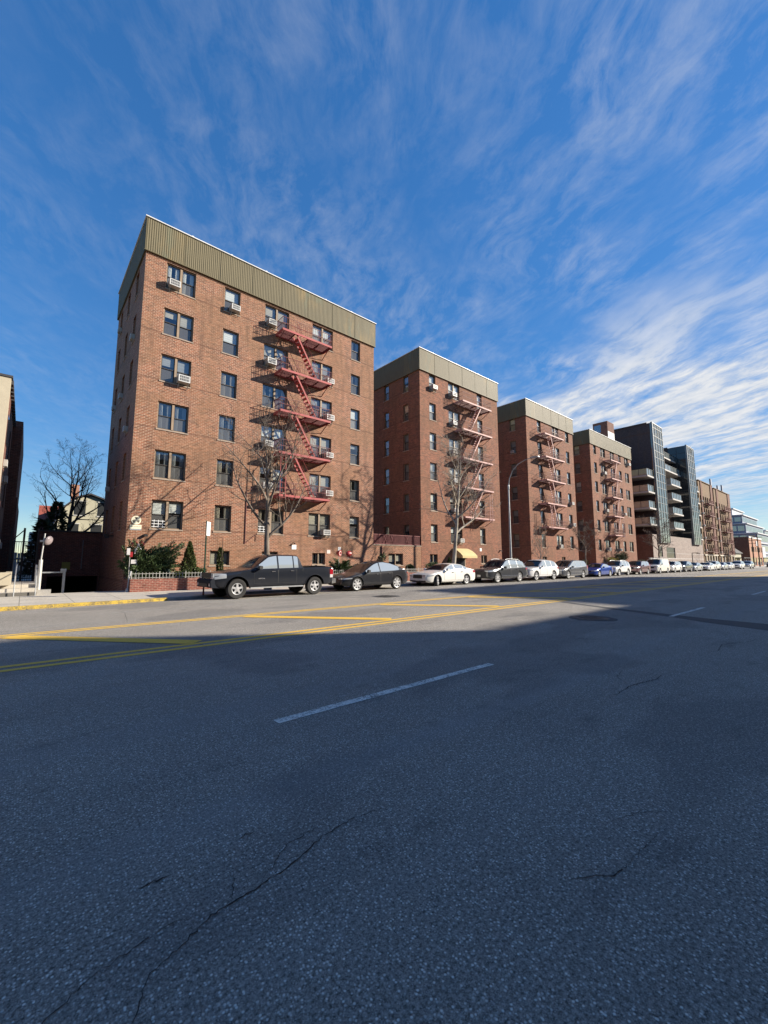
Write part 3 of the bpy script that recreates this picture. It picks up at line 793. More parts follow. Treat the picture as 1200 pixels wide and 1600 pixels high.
B1 = apartment('apartment_building', 'nearest and largest red brick apartment block with coral red fire escape, beside the garage ramp',
    4.0, 20.7, 9.1, 21.2,
    [('double',5.10,1.63),('single',8.47,1.02),('double',11.2,1.80),('double',14.9,1.78),('single',18.41,.88)],
    [(27.2,.9),(29.9,.9),(32.6,.9)],
    [(8.32,1.17,1.36,.86),(11.55,1.1,1.36,.86),(15.25,1.06,1.36,.82)], M['brick'], 1,
    fe=dict(u0=12.0, u1=15.9, s=(13.1,14.72), m=red, lad=12.1),
    acs=[(0,0,.25),(0,2,.73),(1,0,.62),(2,0,.24),(2,1,.24),(2,3,.24),(2,4,.24),(3,1,.80),(3,2,.80),(3,3,.80),(3,4,.80),(3,5,.72)],
    bars={(0,5),(2,5)}, side_acs=[(2,0),(0,1),(1,2),(0,3),(2,2),(2,4)], shade=[0,1,2,4,5,6,7,8,9,10,11,13,14,16,17])
B2 = apartment('apartment_building', 'second red brick apartment block with pale pink fire escape and yellow awning at its foot',
    26.05, 38.05, 9., 20.95,
    [('single',27.3,.87),('double',29.97,1.70),('single',34.45,.86)], [(26.98,.72),(29.72,.74)],
    [(27.12,1.0,1.40,.82),(34.5,.95,1.36,.84)], M['brick_far'], 2,
    fe=dict(u0=30.8, u1=35.4, s=(33.8,32.05), m=pale, lad=34.6, dz=-.13),
    acs=[(0,0,.5),(1,0,.28),(1,1,.30),(1,2,.28),(1,3,.3),(1,4,.27),(1,5,.72)], dz=-.08, shade=[0,1,3,4,5,0], sideshade=[6,7,12,13,15,16])
B3 = apartment('apartment_building', 'third red brick apartment block along the avenue, behind the tall curved street lamp',
    43.85, 55.55, 13., 20.75,
    [('single',46.34,.87),('double',49.95,1.72),('single',53.45,.92)], [(26.95,.8),(30.2,.8)],
    [(46.4,.9,1.45,.7),(51.0,.9,1.45,.7)], M['brick_far'], 3,
    fe=dict(u0=46.1, u1=50.75, s=(47.6,48.7), m=pale, lad=46.6, dz=-.25),
    acs=[(2,3,.6),(1,5,.3),(2,4,.6)], side_acs=[(0,1)], dz=-.15, shade=[0,1,3,4,5,0], sideshade=[0,6,12,13,16])
B4 = apartment('apartment_building', 'fourth brick apartment block with five window columns, next to the dark glass towers',
    60.85, 76.4, 13., 20.55,
    [('single',61.95,.92),('double',64.35,1.72),('double',67.85,1.65),('single',71.05,1.05),('double',73.5,1.65)], [(27.0,.85),(30.4,.85)],
    [(63.1,.8,1.5,.7)], M['brick_far'], 4,
    fe=dict(u0=65.3, u1=68.9, s=(67.7,66.5), m=pale, lad=68.2, dz=-.45),
    acs=[(1,1,.3),(1,3,.3),(4,0,.75),(1,5,.3),(2,5,.75),(3,3,.7)], dz=-.25, shade=[0,1,3,4,5,0], sideshade=[0,6,12,13,16])
# brick stair bulkhead and water tank room on the fourth roof
m = MB(); m.box(0, 2.7, 0, 2.4, 0, 4.65); m.cur = 1; m.box(.02, 2.7, -.012, -.002, .2, 2.9)
bk = obj('roof_bulkhead', m, [M['brick_dark'], M['white_wall']], B4, (12.65, 2.2, 20.63))
m = MB(); m.box(-.02, -.004, 1.1, 2.2, 2.9, 4.2); obj('window', m, M['glass'], bk)

def railing_wall():
    """brick infill walls that close the courts between blocks, with oxblood railings"""
    for x0, x1, lab, lab2 in ((20.7, 26.05, 'low brick courtyard wall between the two nearest apartment blocks', 'dark red iron railing with crossed bars on the low wall between the two nearest blocks'),):
        t = thing('courtyard_wall', lab, 'wall', (x0+.003, FACADE+.01, 0))
        W = x1-x0-.006
        m = MB(); wall_face(m, 0, W, -.1, 2.86, [(1.62,3.18,1.28,2.22)], lambda u, d, z: (u, d, z), .115, .9)
        m.quad((0,0,2.86), (W,0,2.86), (W,1.1,2.86), (0,1.1,2.86)); m.quad((W,1.1,0), (0,1.1,0), (0,1.1,2.86), (W,1.1,2.86))
        obj('wall', m, [M['brick'], M['interior']], t)
        m = MB(); m.box(0, W, -.04, .3, 2.862, 2.93); obj('coping', m, M['sill'], t)
        add_window(t, 'slider', 1.56, .94, (1.62, 0, 1.28), 0, random.Random(3), False, [7,6])
        r = thing('iron_railing', lab2, 'railing', (x0+.01, FACADE+.08, 2.932)); W -= .02
        m = MB()
        for z in (.06, .80): m.bar((0,0,z), (W,0,z), .045, .045)
        obj('rails', m, M['rail_red'], r)
        m = MB(); n = 40
        for i in range(n+1): u = .01+(W-.02)*i/n; m.bar((u,0,.08), (u,0,.78), .028, .028)
        for u in (1.25, 2.0, 3.7):
            m.bar((u-.16,-.018,.1), (u+.16,-.018,.76), .03, .02); m.bar((u+.16,-.030,.1), (u-.16,-.030,.76), .03, .02)
        obj('balusters', m, M['rail_red'], r)
        m = MB(); m.quad((0,.03,.06), (W,.03,.06), (W,.03,.8), (0,.03,.8)); obj('backing_sheet', m, M['rail_red'], r)
railing_wall()

# ------------------------------------------------------------------ the dark building with glass towers
def towers():
    b = thing('apartment_tower', 'dark modern building with two glass fronted towers, balconies and stone podium', 'apartment building', (84.3, 25.5, 0))
    ox = 84.3
    m = MB(); holes = [(7.2,12.4,2.2,4.2),(2.6,5.0,2.4,4.3),(7.2,12.2,.1,1.6)]
    wall_face(m, 0, 32.9, -.1, 6.4, holes, lambda u, d, z: (u, d, z), .25, 1.2)
    m.quad((0,0,6.4), (32.9,0,6.4), (32.9,6,6.4), (0,6,6.4))
    m.cur = 2; m.quad((0,14,-.1), (0,0,-.1), (0,0,6.4), (0,14,6.4)); m.quad((32.9,0,-.1), (32.9,14,-.1), (32.9,14,6.4), (32.9,0,6.4))
    obj('podium', m, [M['block_stone'], M['interior'], M['brick_dark']], b)
    m = MB(); m.box(.0, 32.9, -.03, -.004, 2.02, 2.14); m.box(13, 32.9, -.03, -.004, .78, .88); m.box(13, 32.9, -.03, -.004, 3.05, 3.12); obj('podium_band', m, M['slab'], b)
    for a, w, z, h in ((7.2,5.2,2.2,2.0),(2.6,2.4,2.4,1.9),(7.2,5.0,.1,1.5)):
        m = MB(); n = int(w/.62)
        for i in range(n+1): u = a+w*i/n; m.box(u-.03, u+.03, .08, .14, z, z+h)
        for zz in (z, z+h/2, z+h-.06): m.box(a, a+w, .075, .145, zz, zz+.06)
        f = obj('window', m, M['mullion'], b); q = MB(); q.quad((a,.11,z), (a+w,.11,z), (a+w,.11,z+h), (a,.11,z+h)); obj('pane', q, M['dark_glass'], f)
    def tower(u0, u1, z0, top, dep, gl_side):
        m = MB()
        gs = gl_side if gl_side > 1 else 0; m.quad((u0,dep,6.4), (u0,gs,6.4), (u0,gs,top), (u0,dep,top)); m.quad((u1,.0,6.4), (u1,dep,6.4), (u1,dep,top), (u1,.0,top))
        m.quad((u0,0,top), (u1,0,top), (u1,dep,top), (u0,dep,top)); m.quad((u1,dep,6.4), (u0,dep,6.4), (u0,dep,top), (u1,dep,top))
        m.box(u0-.15, u0+.05, gl_side, dep, top-.02, top+.2)
        w = obj('tower_wall', m, M['brick_umber'], b)
        m = MB(); y = -.35
        m.quad((u0,y,z0), (u1,y,z0), (u1,y,top), (u0,y,top)); m.quad((u1,y,z0), (u1,0,z0), (u1,0,top), (u1,y,top)); m.quad((u0,y,z0), (u1,y,z0), (u1,0.02,z0), (u0,0.02,z0))
        m.quad((u0,y,top), (u1,y,top), (u1,0,top), (u0,0,top))
        if gl_side < 1: m.quad((u0,0,z0), (u0,y,z0), (u0,y,top), (u0,0,top))
        obj('curtain_wall', m, M['curtain_glass'], w)
        if gl_side > 1:
            m = MB(); m.quad((u0,gl_side,6.42), (u0,y,6.42), (u0,y,top), (u0,gl_side,top)); obj('side_glazing', m, M['dark_glass'], w)
        m = MB(); n = 4
        for i in range(n+1): u = u0+(u1-u0)*i/n; m.box(u-.05, u+.05, y-.06, y-.002, z0, top+.08)
        m.box(u0-.12, u0+.08, y-.1, y+.25, z0-.1, top+.12)
        z = z0; k = 0
        while z < top:
            m.box(u0, u1, y-.05, y-.003, z-.04, z+.04); z += (1.25 if k % 2 else 1.6); k += 1
        for i in range(8): z = z0+.6+2.85*i; u = u0+(u1-u0)*((i*.37) % .7+.1); m.box(u, u+.06, y-.05, y-.003, z, z+1.6)
        m.box(u0, u1, y-.07, y-.002, top-.06, top+.08)
        obj('mullions', m, M['mullion'], w)
        if gl_side > 1:
            m = MB(); z = 6.5
            while z < top: m.box(u0-.05, u0-.002, y, gl_side, z, z+.08); z += 2.1
            for yy in (y+.1, gl_side/2, gl_side-.05): m.box(u0-.055, u0-.003, yy-.05, yy+.05, 6.45, top)
            obj('side_mullions', m, M['mullion_dark'], w)
    tower(87.4-ox, 92.85-ox, 5.0, 27.4, 11., .5)
    tower(109.1-ox, 114.6-ox, 5.2, 27.0, 10.5, 3.2)
    # recessed floors behind the balconies
    m = MB()
    m.box(82.2-ox, 87.38-ox, 5.2, 14, 6.42, 21.5); m.box(92.87-ox, 109.08-ox, 3.6, 12, 6.42, 23.5); m.box(114.62-ox, 117.2-ox, 1.5, 10, 6.42, 19.4)
    m.cur = 1
    m.box(83.0-ox, 84.6-ox, 5.1, 5.198, 15.6, 19.5); m.box(83.0-ox, 84.4-ox, 5.1, 5.198, 6.5, 15.0)
    for z in (6.5, 9.4, 12.3, 15.2): m.lathe([(1.5,0),(1.5,2.75)], 14, (95.2-ox, 3.2, z))
    obj('recessed_floors', m, [M['brick_umber'], M['slab']], b)
    m = MB()
    for i in range(6): m.box(84.8-ox, 87.0-ox, 5.14, 5.196, 7+2.9*i, 9.1+2.9*i)
    for i in range(6):
        for u in (97.5, 101, 104.6): m.box(u-ox, u+2.4-ox, 3.54, 3.596, 6.8+2.9*i, 9.0+2.9*i)
    obj('recessed_glazing', m, M['dark_glass'], b)
    def balcony(u0, u1, z, y0, y1, n):
        m = MB(); m.box(u0, u1+.25, y0-.12, y1, z-.28, z); s = obj('balcony', m, M['slab'], b)
        m = MB(); m.box(u0, u1, y0, y0+.03, z+.05, z+1.15); m.box(u0, u0+.03, y0+.031, y1, z+.05, z+1.15); obj('parapet_glass', m, M['balcony_glass'], s)
        m = MB()
        for i in range(n+1): u = u0+(u1-u0)*i/n; m.box(u-.035, u+.035, y0-.04, y0-.003, z+.002, z+1.2)
        m.box(u0-.02, u1, y0-.045, y0+.05, z+1.152, z+1.21)
        for i in range(1, 4): y = y0+(y1-y0)*i/4; m.box(u0-.04, u0-.003, y-.03, y+.03, z+.002, z+1.2)
        m.box(u0-.045, u0+.045, y0+.051, y1, z+1.152, z+1.21)
        obj('parapet_posts', m, M['mullion_dark'], s)
    for i in range(4): balcony(83.6-ox, 86.9-ox, 17.0-2.93*i, -.05, 5.1, 3)
    for i in range(4): balcony(97.2-ox, 103.4-ox, 17.0-2.93*i, -.05, 3.5, 6)
    for i in range(5): balcony(114.75-ox, 117.1-ox, 17.6-2.75*i, -.05, 1.45, 3)
    balcony(93.0-ox, 108.8-ox, 23.6, 2.0, 3.6, 8); balcony(93.0-ox, 108.8-ox, 20.4, 1.2, 3.6, 8)
    m = MB(); m.box(78.5-ox, 82.0-ox, 4.5, 9, 0, 18.2); m.cur = 1; m.box(76.6-ox, 82-ox, 5.6, 9, 18.3, 20.8)
    obj('side_wing', m, [M['brick_dark'], M['brick_umber']], b)
towers()

# ------------------------------------------------------------------ twin tan-brown blocks further on
def twin(x0, x1, top, label):
    b = thing('apartment_building', label, 'apartment building', (x0, 25.5, 0), 0, 'twin tan brown blocks beyond the glass towers')
    W = x1-x0; m = MB(); holes = []
    cols = [(.8,1.1),(W*.26,1.2),(W*.42,1.2),(W*.56,1.2),(W*.72,1.1),(W-2.0,1.1)]
    for u, w in cols:
        for i in range(6): holes.append((u, u+w, top-3.4-2.85*i-1.6, top-3.4-2.85*i))
    wall_face(m, 0, W, -.1, top, holes, lambda u, d, z: (u, d, z), .15, .8)
    m.quad((0,12,-.1), (0,0,-.1), (0,0,top), (0,12,top)); m.quad((W,0,-.1), (W,12,-.1), (W,12,top), (W,0,top)); m.quad((0,0,top), (W,0,top), (W,12,top), (0,12,top))
    m.cur = 2                     # dark brick piers
    for u0, u1 in ((W*.12,W*.22),(W*.84,W-.001)): m.box(u0, u1, -.14, -.003, 3., top-.02)
    m.box(-.14, -.003, 1.5, 4.0, 3., top-.02)
    obj('wall', m, [M['brick_tan'], M['interior'], M['brick_dark']], b)
    rnd = random.Random(int(x0))
    for u, w in cols:
        for i in range(6): add_window(b, 'single', w, 1.6, (u, 0, top-3.4-2.85*i-1.6), 0, rnd, False, [1,4,6,7,10])
    m = MB(); m.box(-.1, W+.1, -.2, .3, top+.001, top+.16); obj('roof_coping', m, M['brick_tan'], b)
    m = MB()
    for u in (W*.1, W*.3, W*.5, W*.7, W*.9): m.box(u-.22, u+.22, -.22, -.003, -.05, 2.9)
    m.box(0, W, -.24, -.004, 2.91, 3.2); obj('ground_floor_piers', m, M['shade_cream'], b)
    for i in range(6): add_ac(b, (cols[0][0]+.55, 0, top-3.4-2.85*i-1.55), 0)
    fire_escape(b, 'twin', W*.28, W*.70, 1.1, [top-5.2-2.85*i for i in range(5)], (W*.36, W*.50), (M['fe_brown'], M['fe_dark'], M['fe_dark']), W*.66)
    return b
twin(117.6, 130.0, 20.3, 'tan brown brick block touching the glass towers, dark red fire escape up its front')
TB = twin(131.8, 149.2, 20.0, 'tan brown brick block with phone antennas on its roof, farthest tall block of the row')
for dx, hh, lab in ((2.6,2.6,'tall phone antenna panel standing alone on the tan block roof'),(9.8,1.7,'small cluster antenna on the tan block roof, lower of the three'),(14.8,2.4,'blue grey phone antenna panel at the roof corner of the tan block')):
    t = thing('phone_antenna', lab, 'antenna', (131.8+dx, 26.6, 20.0))
    m = MB(); m.tube((0,0,0), (0,0,hh+.4), .07, None, 6); m.box(-.5, .5, -.05, .05, .2, .28); obj('mast', m, M['galv'], t)
    m = MB(); m.box(-.35, .1, -.32, -.1, .9, hh+.3); m.box(.2, .55, -.3, -.1, 1.0, hh+.2); obj('panel', m, M['blue_panel'], t)

# ------------------------------------------------------------------ far end of the avenue
def far_end():
    b = thing('brick_shop', 'two storey orange brick building with sign board beyond the tan blocks', 'building', (171.5, 25.5, 0))
    m = MB(); holes = [(2.5+i*3.3, 4.3+i*3.3, 4.6, 6.2) for i in range(6)] + [(1.5+i*5, 5+i*5, .3, 2.8) for i in range(4)]
    wall_face(m, 0, 21.5, -.1, 9.2, holes, lambda u, d, z: (u, d, z), .15, 1.)
    m.cur = 2; m.quad((0,10,-.1), (0,0,-.1), (0,0,9.2), (0,10,9.2)); m.cur = 0; m.quad((21.5,0,-.1), (21.5,10,-.1), (21.5,10,9.2), (21.5,0,9.2)); m.quad((0,0,9.2), (21.5,0,9.2), (21.5,10,9.2), (0,10,9.2))
    obj('wall', m, [M['brick_orange'], M['interior'], M['brick_dark']], b)
    for a, c, z, d in holes: q = MB(); q.quad((a,.1,z), (c,.1,z), (c,.1,d), (a,.1,d)); obj('window', q, M['dark_glass'], b)
    m = MB(); m.box(-.1, 21.6, -.15, -.003, 8.9, 9.35); obj('cornice', m, M['coping'], b)
    m = MB(); m.box(11, 14.5, -.2, -.003, 6.6, 8.2); obj('sign_board', m, M['sign_white'], b)
    h = thing('small_house', 'small beige gabled house in front of the orange brick building', 'house', (156., 27., 0))
    m = MB(); m.prism([(0,0),(8,0),(8,4.2),(4,7.6),(0,4.2)], 0, 9, 'x'); obj('wall', m, M['siding'], h, (2.,0,0))
    m = MB(); m.bar((0,4.,7.75), (0,-.5,3.95), .12, .12) ; m = MB()
    m.prism([(-.4,3.9),(4,7.65),(8.4,3.9),(8.4,4.1),(4,7.9),(-.4,4.1)], -.4, 9.4, 'x'); obj('roof', m, M['roof_dark'], h, (2.,0,0))
    m = MB(); m.box(0, 10, -2.4, -.02, 2.5, 2.7)
    for u in (.3, 3.3, 6.6, 9.7): m.box(u-.08, u+.08, -2.3, -2.14, 0, 2.5)
    obj('porch', m, M['roof_dark'], h)
    for u in (3., 6.5): m = MB(); m.box(u, u+1.1, -.03, -.003, 1., 2.3); obj('window', m, M['dark_glass'], h)
    m = MB(); m.bar((9.9,-2.3,2.6), (14.5,-2.3,.5), .1, .12); m.bar((9.9,-1.,2.6), (14.5,-1.,.5), .1, .12); obj('stair_rail', m, M['white_metal'], h)
    g = thing('office_block', 'grey blue modern block with ribbon windows at the far end of the avenue', 'office building', (200., 26., 0))
    def tier(u0, u1, y0, y1, z0, z1, wz, mt):
        m = MB(); m.box(u0, u1, y0, y1, z0, z1); o = obj('storey', m, M[mt], g)
        m = MB(); za, zb_ = wz
        if zb_ > za:
            n = int((u1-u0)/2.6)
            for i in range(n): a = u0+.5+(u1-u0-1)*i/n; m.box(a, a+(u1-u0-1)/n-.45, y0-.05, y0-.004, za, zb_)
            n = int((y1-y0)/2.2)
            for i in range(n): a = y0+.4+(y1-y0-.8)*i/n; m.box(u0-.05, u0-.004, a, a+(y1-y0-.8)/n-.4, za, zb_)
            obj('window', m, M['balcony_glass'], o)
        m = MB(); m.box(u0-.4, u1+.4, y0-.5, y1, z1+.002, z1+.35); obj('parapet', m, M['pale_panel'], o)
    tier(0, 70, 1.2, 30, -.1, 4.2, (.6,3.2), 'blue_panel'); tier(0, 68, 1.2, 30, 4.56, 8.0, (5.3,7.3), 'blue_panel'); tier(0, 66, 1.5, 30, 8.4, 11.6, (9.0,11.0), 'blue_panel')
    tier(0, 36, 4.2, 30, 12.0, 15.2, (12.7,14.6), 'blue_panel'); tier(0, 30, 5.0, 28, 15.6, 18.4, (16.2,17.8), 'blue_panel'); tier(2, 22, 8., 24, 18.8, 21.2, (0,0), 'pale_panel')
    tier(40, 66, 4.2, 30, 12.0, 14.6, (12.6,14.1), 'pale_panel')
    s = thing('green_shop', 'low green and grey shop front beyond the orange brick building', 'shop', (194.2, 25.5, 0))
    m = MB(); m.box(0, 5.5, 0, 9, -.1, 6.5); obj('wall', m, M['pale_panel'], s); m = MB(); m.box(.3, 5.2, -.04, -.004, .3, 2.7); obj('window', m, M['dark_glass'], s)
    m = MB(); m.prism([(0,2.9),(-1.3,2.5),(-1.3,2.35),(0,2.75)], 0, 5.5, 'x'); obj('awning', m, M['green_pole'], s)
    w = thing('brick_row', 'long low block closing the view at the far right end of the avenue', 'building', (272., 25.5, 0))
    m = MB(); m.box(0, 90, 0, 12, -.1, 9.); obj('wall', m, M['brick_orange'], w); m = MB()
    m.box(0, 1.6, -.05, -.003, 0, 1.8); wm = m.mesh('window', M['dark_glass'])
    for i in range(24):
        for z in (1.2, 5.): link('window', wm, w, (1+i*3.6, 0, z))
    for x, y, hh, lab in ((145.4,21.,7.8,'shorter dark wooden utility pole with crossarm by the far tan block'),(153.4,21.,8.9,'taller dark wooden utility pole with crossarm before the orange brick building')):
        t = thing('utility_pole', lab, 'utility pole', (x, y, WALK))
        m = MB(); m.tube((0,0,0), (0,0,hh), .16, .11, 8); obj('pole', m, M['wood_pole'], t)
        m = MB(); m.box(-.05, .05, -1.1, 1.1, hh-.9, hh-.78); m.box(-.05, .05, -.8, .8, hh-1.7, hh-1.6); obj('crossarm', m, M['wood_pole'], t)
far_end()

# ------------------------------------------------------------------ left edge: neighbour, alley, house beyond
def left_edge():
    b = thing('apartment_building', 'cream fronted neighbour building at the left edge with shaded brick side', 'apartment building', (-1.06, 25.5, 0))
    m = MB(); m.box(-9, 0, 0, .35, .0, 10.1); obj('front_wall', m, M['stucco'], b)
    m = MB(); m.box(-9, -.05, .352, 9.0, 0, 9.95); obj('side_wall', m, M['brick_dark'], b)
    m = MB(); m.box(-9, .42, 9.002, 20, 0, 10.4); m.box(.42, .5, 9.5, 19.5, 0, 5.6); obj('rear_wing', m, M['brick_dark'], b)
    m = MB()
    for i in range(13): m.box(-.3, .08, .5+i*.66, .95+i*.66, 9.952, 10.16)
    m.box(-9.0, .06, -.05, .40, 10.102, 10.2); obj('roof_coping', m, M['roof_dark'], b)
    for y, z in ((2.5,6.3),(4.6,5.8),(3.5,2.35),(6.0,2.3)): add_ac(b, (-.27, y, z), PI/2, .9)
    m = MB(); m.box(-.049, -.03, 0, 1.0, 0, 1.5); wm = m.mesh('window', M['dark_glass'])
    for y in (1.6, 5.2):
        for z in (1.7, 4.6, 7.4): link('window', wm, b, (0, y+.5, z))
    t = thing('garage_wall', 'low shaded brick garage front with dark doorway at the end of the ramp', 'garage', (.62, 34.5, 0))
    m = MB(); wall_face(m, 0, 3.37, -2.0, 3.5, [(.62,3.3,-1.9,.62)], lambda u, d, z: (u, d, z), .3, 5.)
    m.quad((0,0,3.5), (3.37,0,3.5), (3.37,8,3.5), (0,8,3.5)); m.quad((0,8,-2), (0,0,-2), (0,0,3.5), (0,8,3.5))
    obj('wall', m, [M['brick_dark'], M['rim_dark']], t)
    m = MB(); m.box(-.05, 3.36, -.06, .3, 3.502, 3.6); obj('coping', m, M['black_iron'], t)
    s = obj('yellow_notice', MB().box(-.22,.22,-.02,0,-.24,.24), M['gold'], None, (2.15, 34.49, 1.3)); tag(s, 'faded yellow square notice above the dark garage doorway', 'sign')
    m = MB(); m.tube((0,-.03,0), (0,-.03,1.9), .025, None, 6); c = obj('drain_pipe', m, M['galv'], t, (2.35,0,1.1))
    # steps, cream wall and fence of the neighbour
    st = thing('entrance_steps', 'shallow concrete entrance steps with cream cheek wall at the left edge', 'steps', (-1.5, 23.9, WALK))
    m = MB()
    for i in range(3): m.box(-1.5, 2.05, .5*i, 5, .15*i+.002, .15*(i+1))
    obj('steps', m, M['sidewalk'], st)
    m = MB(); m.box(-1.6, 1.15, .55, .9, .45, 1.0); m.box(.95, 1.15, .9, 3., .45, 1.0); obj('cheek_wall', m, M['stucco'], st)
    for u, lab in ((1.30, ''), (2.0, '')):
        m = MB(); m.path([(u,-.15,.0), (u,-.15,.85), (u,1.5,1.3), (u,4.5,1.32)], .022, 6); m.tube((u,1.4,.3), (u,1.4,1.28), .02, None, 5); m.tube((u,3.,.3), (u,3.,1.31), .02, None, 5); obj('handrail', m, M['galv'], st)
    f = thing('iron_fence', 'tall black iron gate fence across the shaded alley left of the garage', 'fence', (-.6, 32., WALK))
    m = MB()
    for u in (.0, .55, 1.18): m.box(u-.05, u+.05, -.05, .05, 0, 3.4)
    obj('post', m, M['black_iron'], f)
    m = MB()
    for z in (.5, 1.6, 2.6): m.bar((0,0,z), (1.18,0,z), .05, .05)
    for i in range(12): m.bar((.05+.1*i,0,.1), (.05+.1*i,0,2.6), .022, .022)
    m.bar((-.05,0,2.55), (.55,0,3.3), .05, .05); obj('gate', m, M['black_iron'], f)
    p = thing('mirror_post', 'white post with round convex traffic mirror seen from behind at the ramp', 'mirror', (.62, 24.75, WALK))
    m = MB(); m.box(-.28, .45, -.2, .25, 0, .2); obj('base', m, M['kerb'], p)
    m = MB(); m.tube((0,0,.201), (0,0,1.55), .075, .07, 8); m.tube((0,0,1.5), (.06,0,2.75), .03, None, 6); obj('post', m, M['white_metal'], p)
    m = MB(); m.lathe([(0,-.08),(.13,-.065),(.20,-.025),(.22,.02)], 20); q = obj('mirror', m, [M['mirror_back']], p, (.22,-.05,2.42), smooth=40); q.rotation_euler = Vector((-.80,.62,.30)).to_track_quat('Z', 'Y').to_euler()
    m = MB(); m.lathe([(.212,.022),(.13,.045),(0,.055)], 20); q2 = obj('mirror_face', m, [M['mirror']], q, smooth=40)
    m = MB(); m.tube((.06,0,2.4), (.2,-.04,2.42), .025, None, 6); m.box(-.1,.06,-.04,.04,2.36,2.44); obj('bracket', m, M['white_metal'], p)
    m = MB(); m.box(.1, 1.0, 1.02, 1.10, .92, .98); m.box(.9, 1.0, 1.0, 1.12, -.3, 1.05); m.box(.8, 1.02, .98, 1.12, .98, 1.12); k = thing('ramp_barrier', 'grey metal guard rail beside the mirror post at the ramp edge', 'guard rail', (.62, 24.75, WALK)); obj('rail', m, M['galv'], k)
    g = thing('guard_post', 'short leaning white metal post at the left end of the planter', 'post', (3.93, 23.75, WALK))
    m = MB(); m.path([(0,-.1,0), (.05,0,.6), (.12,.05,1.0)], .035, 6); m.tube((0,-.1,0), (0,-.1,.18), .11, .06, 8); obj('pole', m, M['galv'], g)
    # house and shed beyond the alley
    h = thing('old_house', 'cream shingled house with rounded gambrel gable and brick chimney beyond the alley', 'house', (1.55, 56., 0))
    m = MB(); prof = [(0,0),(5.6,0),(5.6,5.6),(4.9,7.4),(3.9,8.4),(2.8,8.8),(1.7,8.4),(.7,7.4),(0,5.6)]
    m.prism(prof, 0, 12, 'y'); obj('wall', m, M['siding'], h, (.8,0,0))
    m = MB(); up = [(-.3,5.3),(.55,7.5),(1.6,8.6),(2.8,9.05),(4.0,8.6),(5.05,7.5),(5.9,5.3)]; lo = [(x, z-.16) for x, z in up][::-1]
    m.prism(up+lo, -.35, 12.2, 'y'); obj('roof', m, M['roof_dark'], h, (.8,0,0))
    m = MB(); m.box(2.0, 2.7, 2, 2.8, 8.2, 10.2); obj('chimney', m, M['brick_orange'], h)
    for u, z in ((2.3,6.6),(4.4,6.6),(1.8,4.1),(3.9,4.1)):
        m = MB(); m.box(u, u+.95, -.05, -.004, z, z+1.5); w = obj('window', m, M['dark_glass'], h); m = MB(); m.box(u-.1, u+1.05, -.08, -.052, z-.1, z-.001); m.box(u-.1, u+1.05, -.08, -.052, z+1.501, z+1.6); obj('frame', m, M['white_metal'], w)
    r = thing('red_roof_house', 'house with red shingle roof behind the bare tree, left of the cream gable', 'house', (.3, 62., -1.3))
    m = MB(); m.box(0, 3.4, 0, 8, 0, 6.2); obj('wall', m, M['white_wall'], r)
    m = MB(); m.prism([(-.4,6.),(4,9.4),(8.4,6.),(8.4,6.2),(4,9.7),(-.4,6.2)], -.2, 4.2, 'x'); obj('roof', m, M['roof_red'], r, (.9,0,0))
    m = MB(); m.box(.6, 1.5, -.05, -.003, 2, 3.6); m.box(2.2, 3., -.05, -.003, 2, 3.6); obj('window', m, M['dark_glass'], r)
    v = thing('back_fence', 'pale garden fence lit by the sun behind the black alley gate', 'fence', (-1.2, 48., 0))
    m = MB()
    for i in range(16): m.box(i*.2, i*.2+.18, 0, .03, .1, 2.3+.05*(i % 2))
    obj('boards', m, M['white_wall'], v); m = MB(); m.box(0, 3.2, .032, .08, .6, .7); m.box(0, 3.2, .032, .08, 1.8, 1.9); obj('rails', m, M['white_wall'], v)
left_edge()

# ------------------------------------------------------------------ the side of the avenue behind the camera (it shades the road)
def across():
    for x0, x1, h, dep, lab in ((-70,29.3,14.9,12,'long brick apartment house across the avenue from the red blocks'),(29.5,52.2,10.6,13,'lower brick building across the avenue, between two taller ones'),
                                (52.4,83.5,18.8,24,'tall brick block across the avenue, the highest on that side'),(96,150,7.5,12,'low brick shops across the avenue beyond the tall block')):
        b = thing('brick_building', lab, 'building', (x0, -8., 0)); W = x1-x0
        m = MB(); m.box(0, W, -dep, 0, -.05, h); obj('wall', m, M['brick_tan'], b)
        m = MB(); m.box(0, 1.6, .003, .03, 0, 1.6); wm = m.mesh('window', M['dark_glass'])
        for i in range(int(W/4)):
            for k in range(int((h-1)/3)): link('window', wm, b, (1.+i*4, 0, 1.2+k*3))
        m = MB(); m.box(-.05, W+.05, -.1, .12, h+.002, h+.3); obj('cornice', m, M['coping'], b)
across()
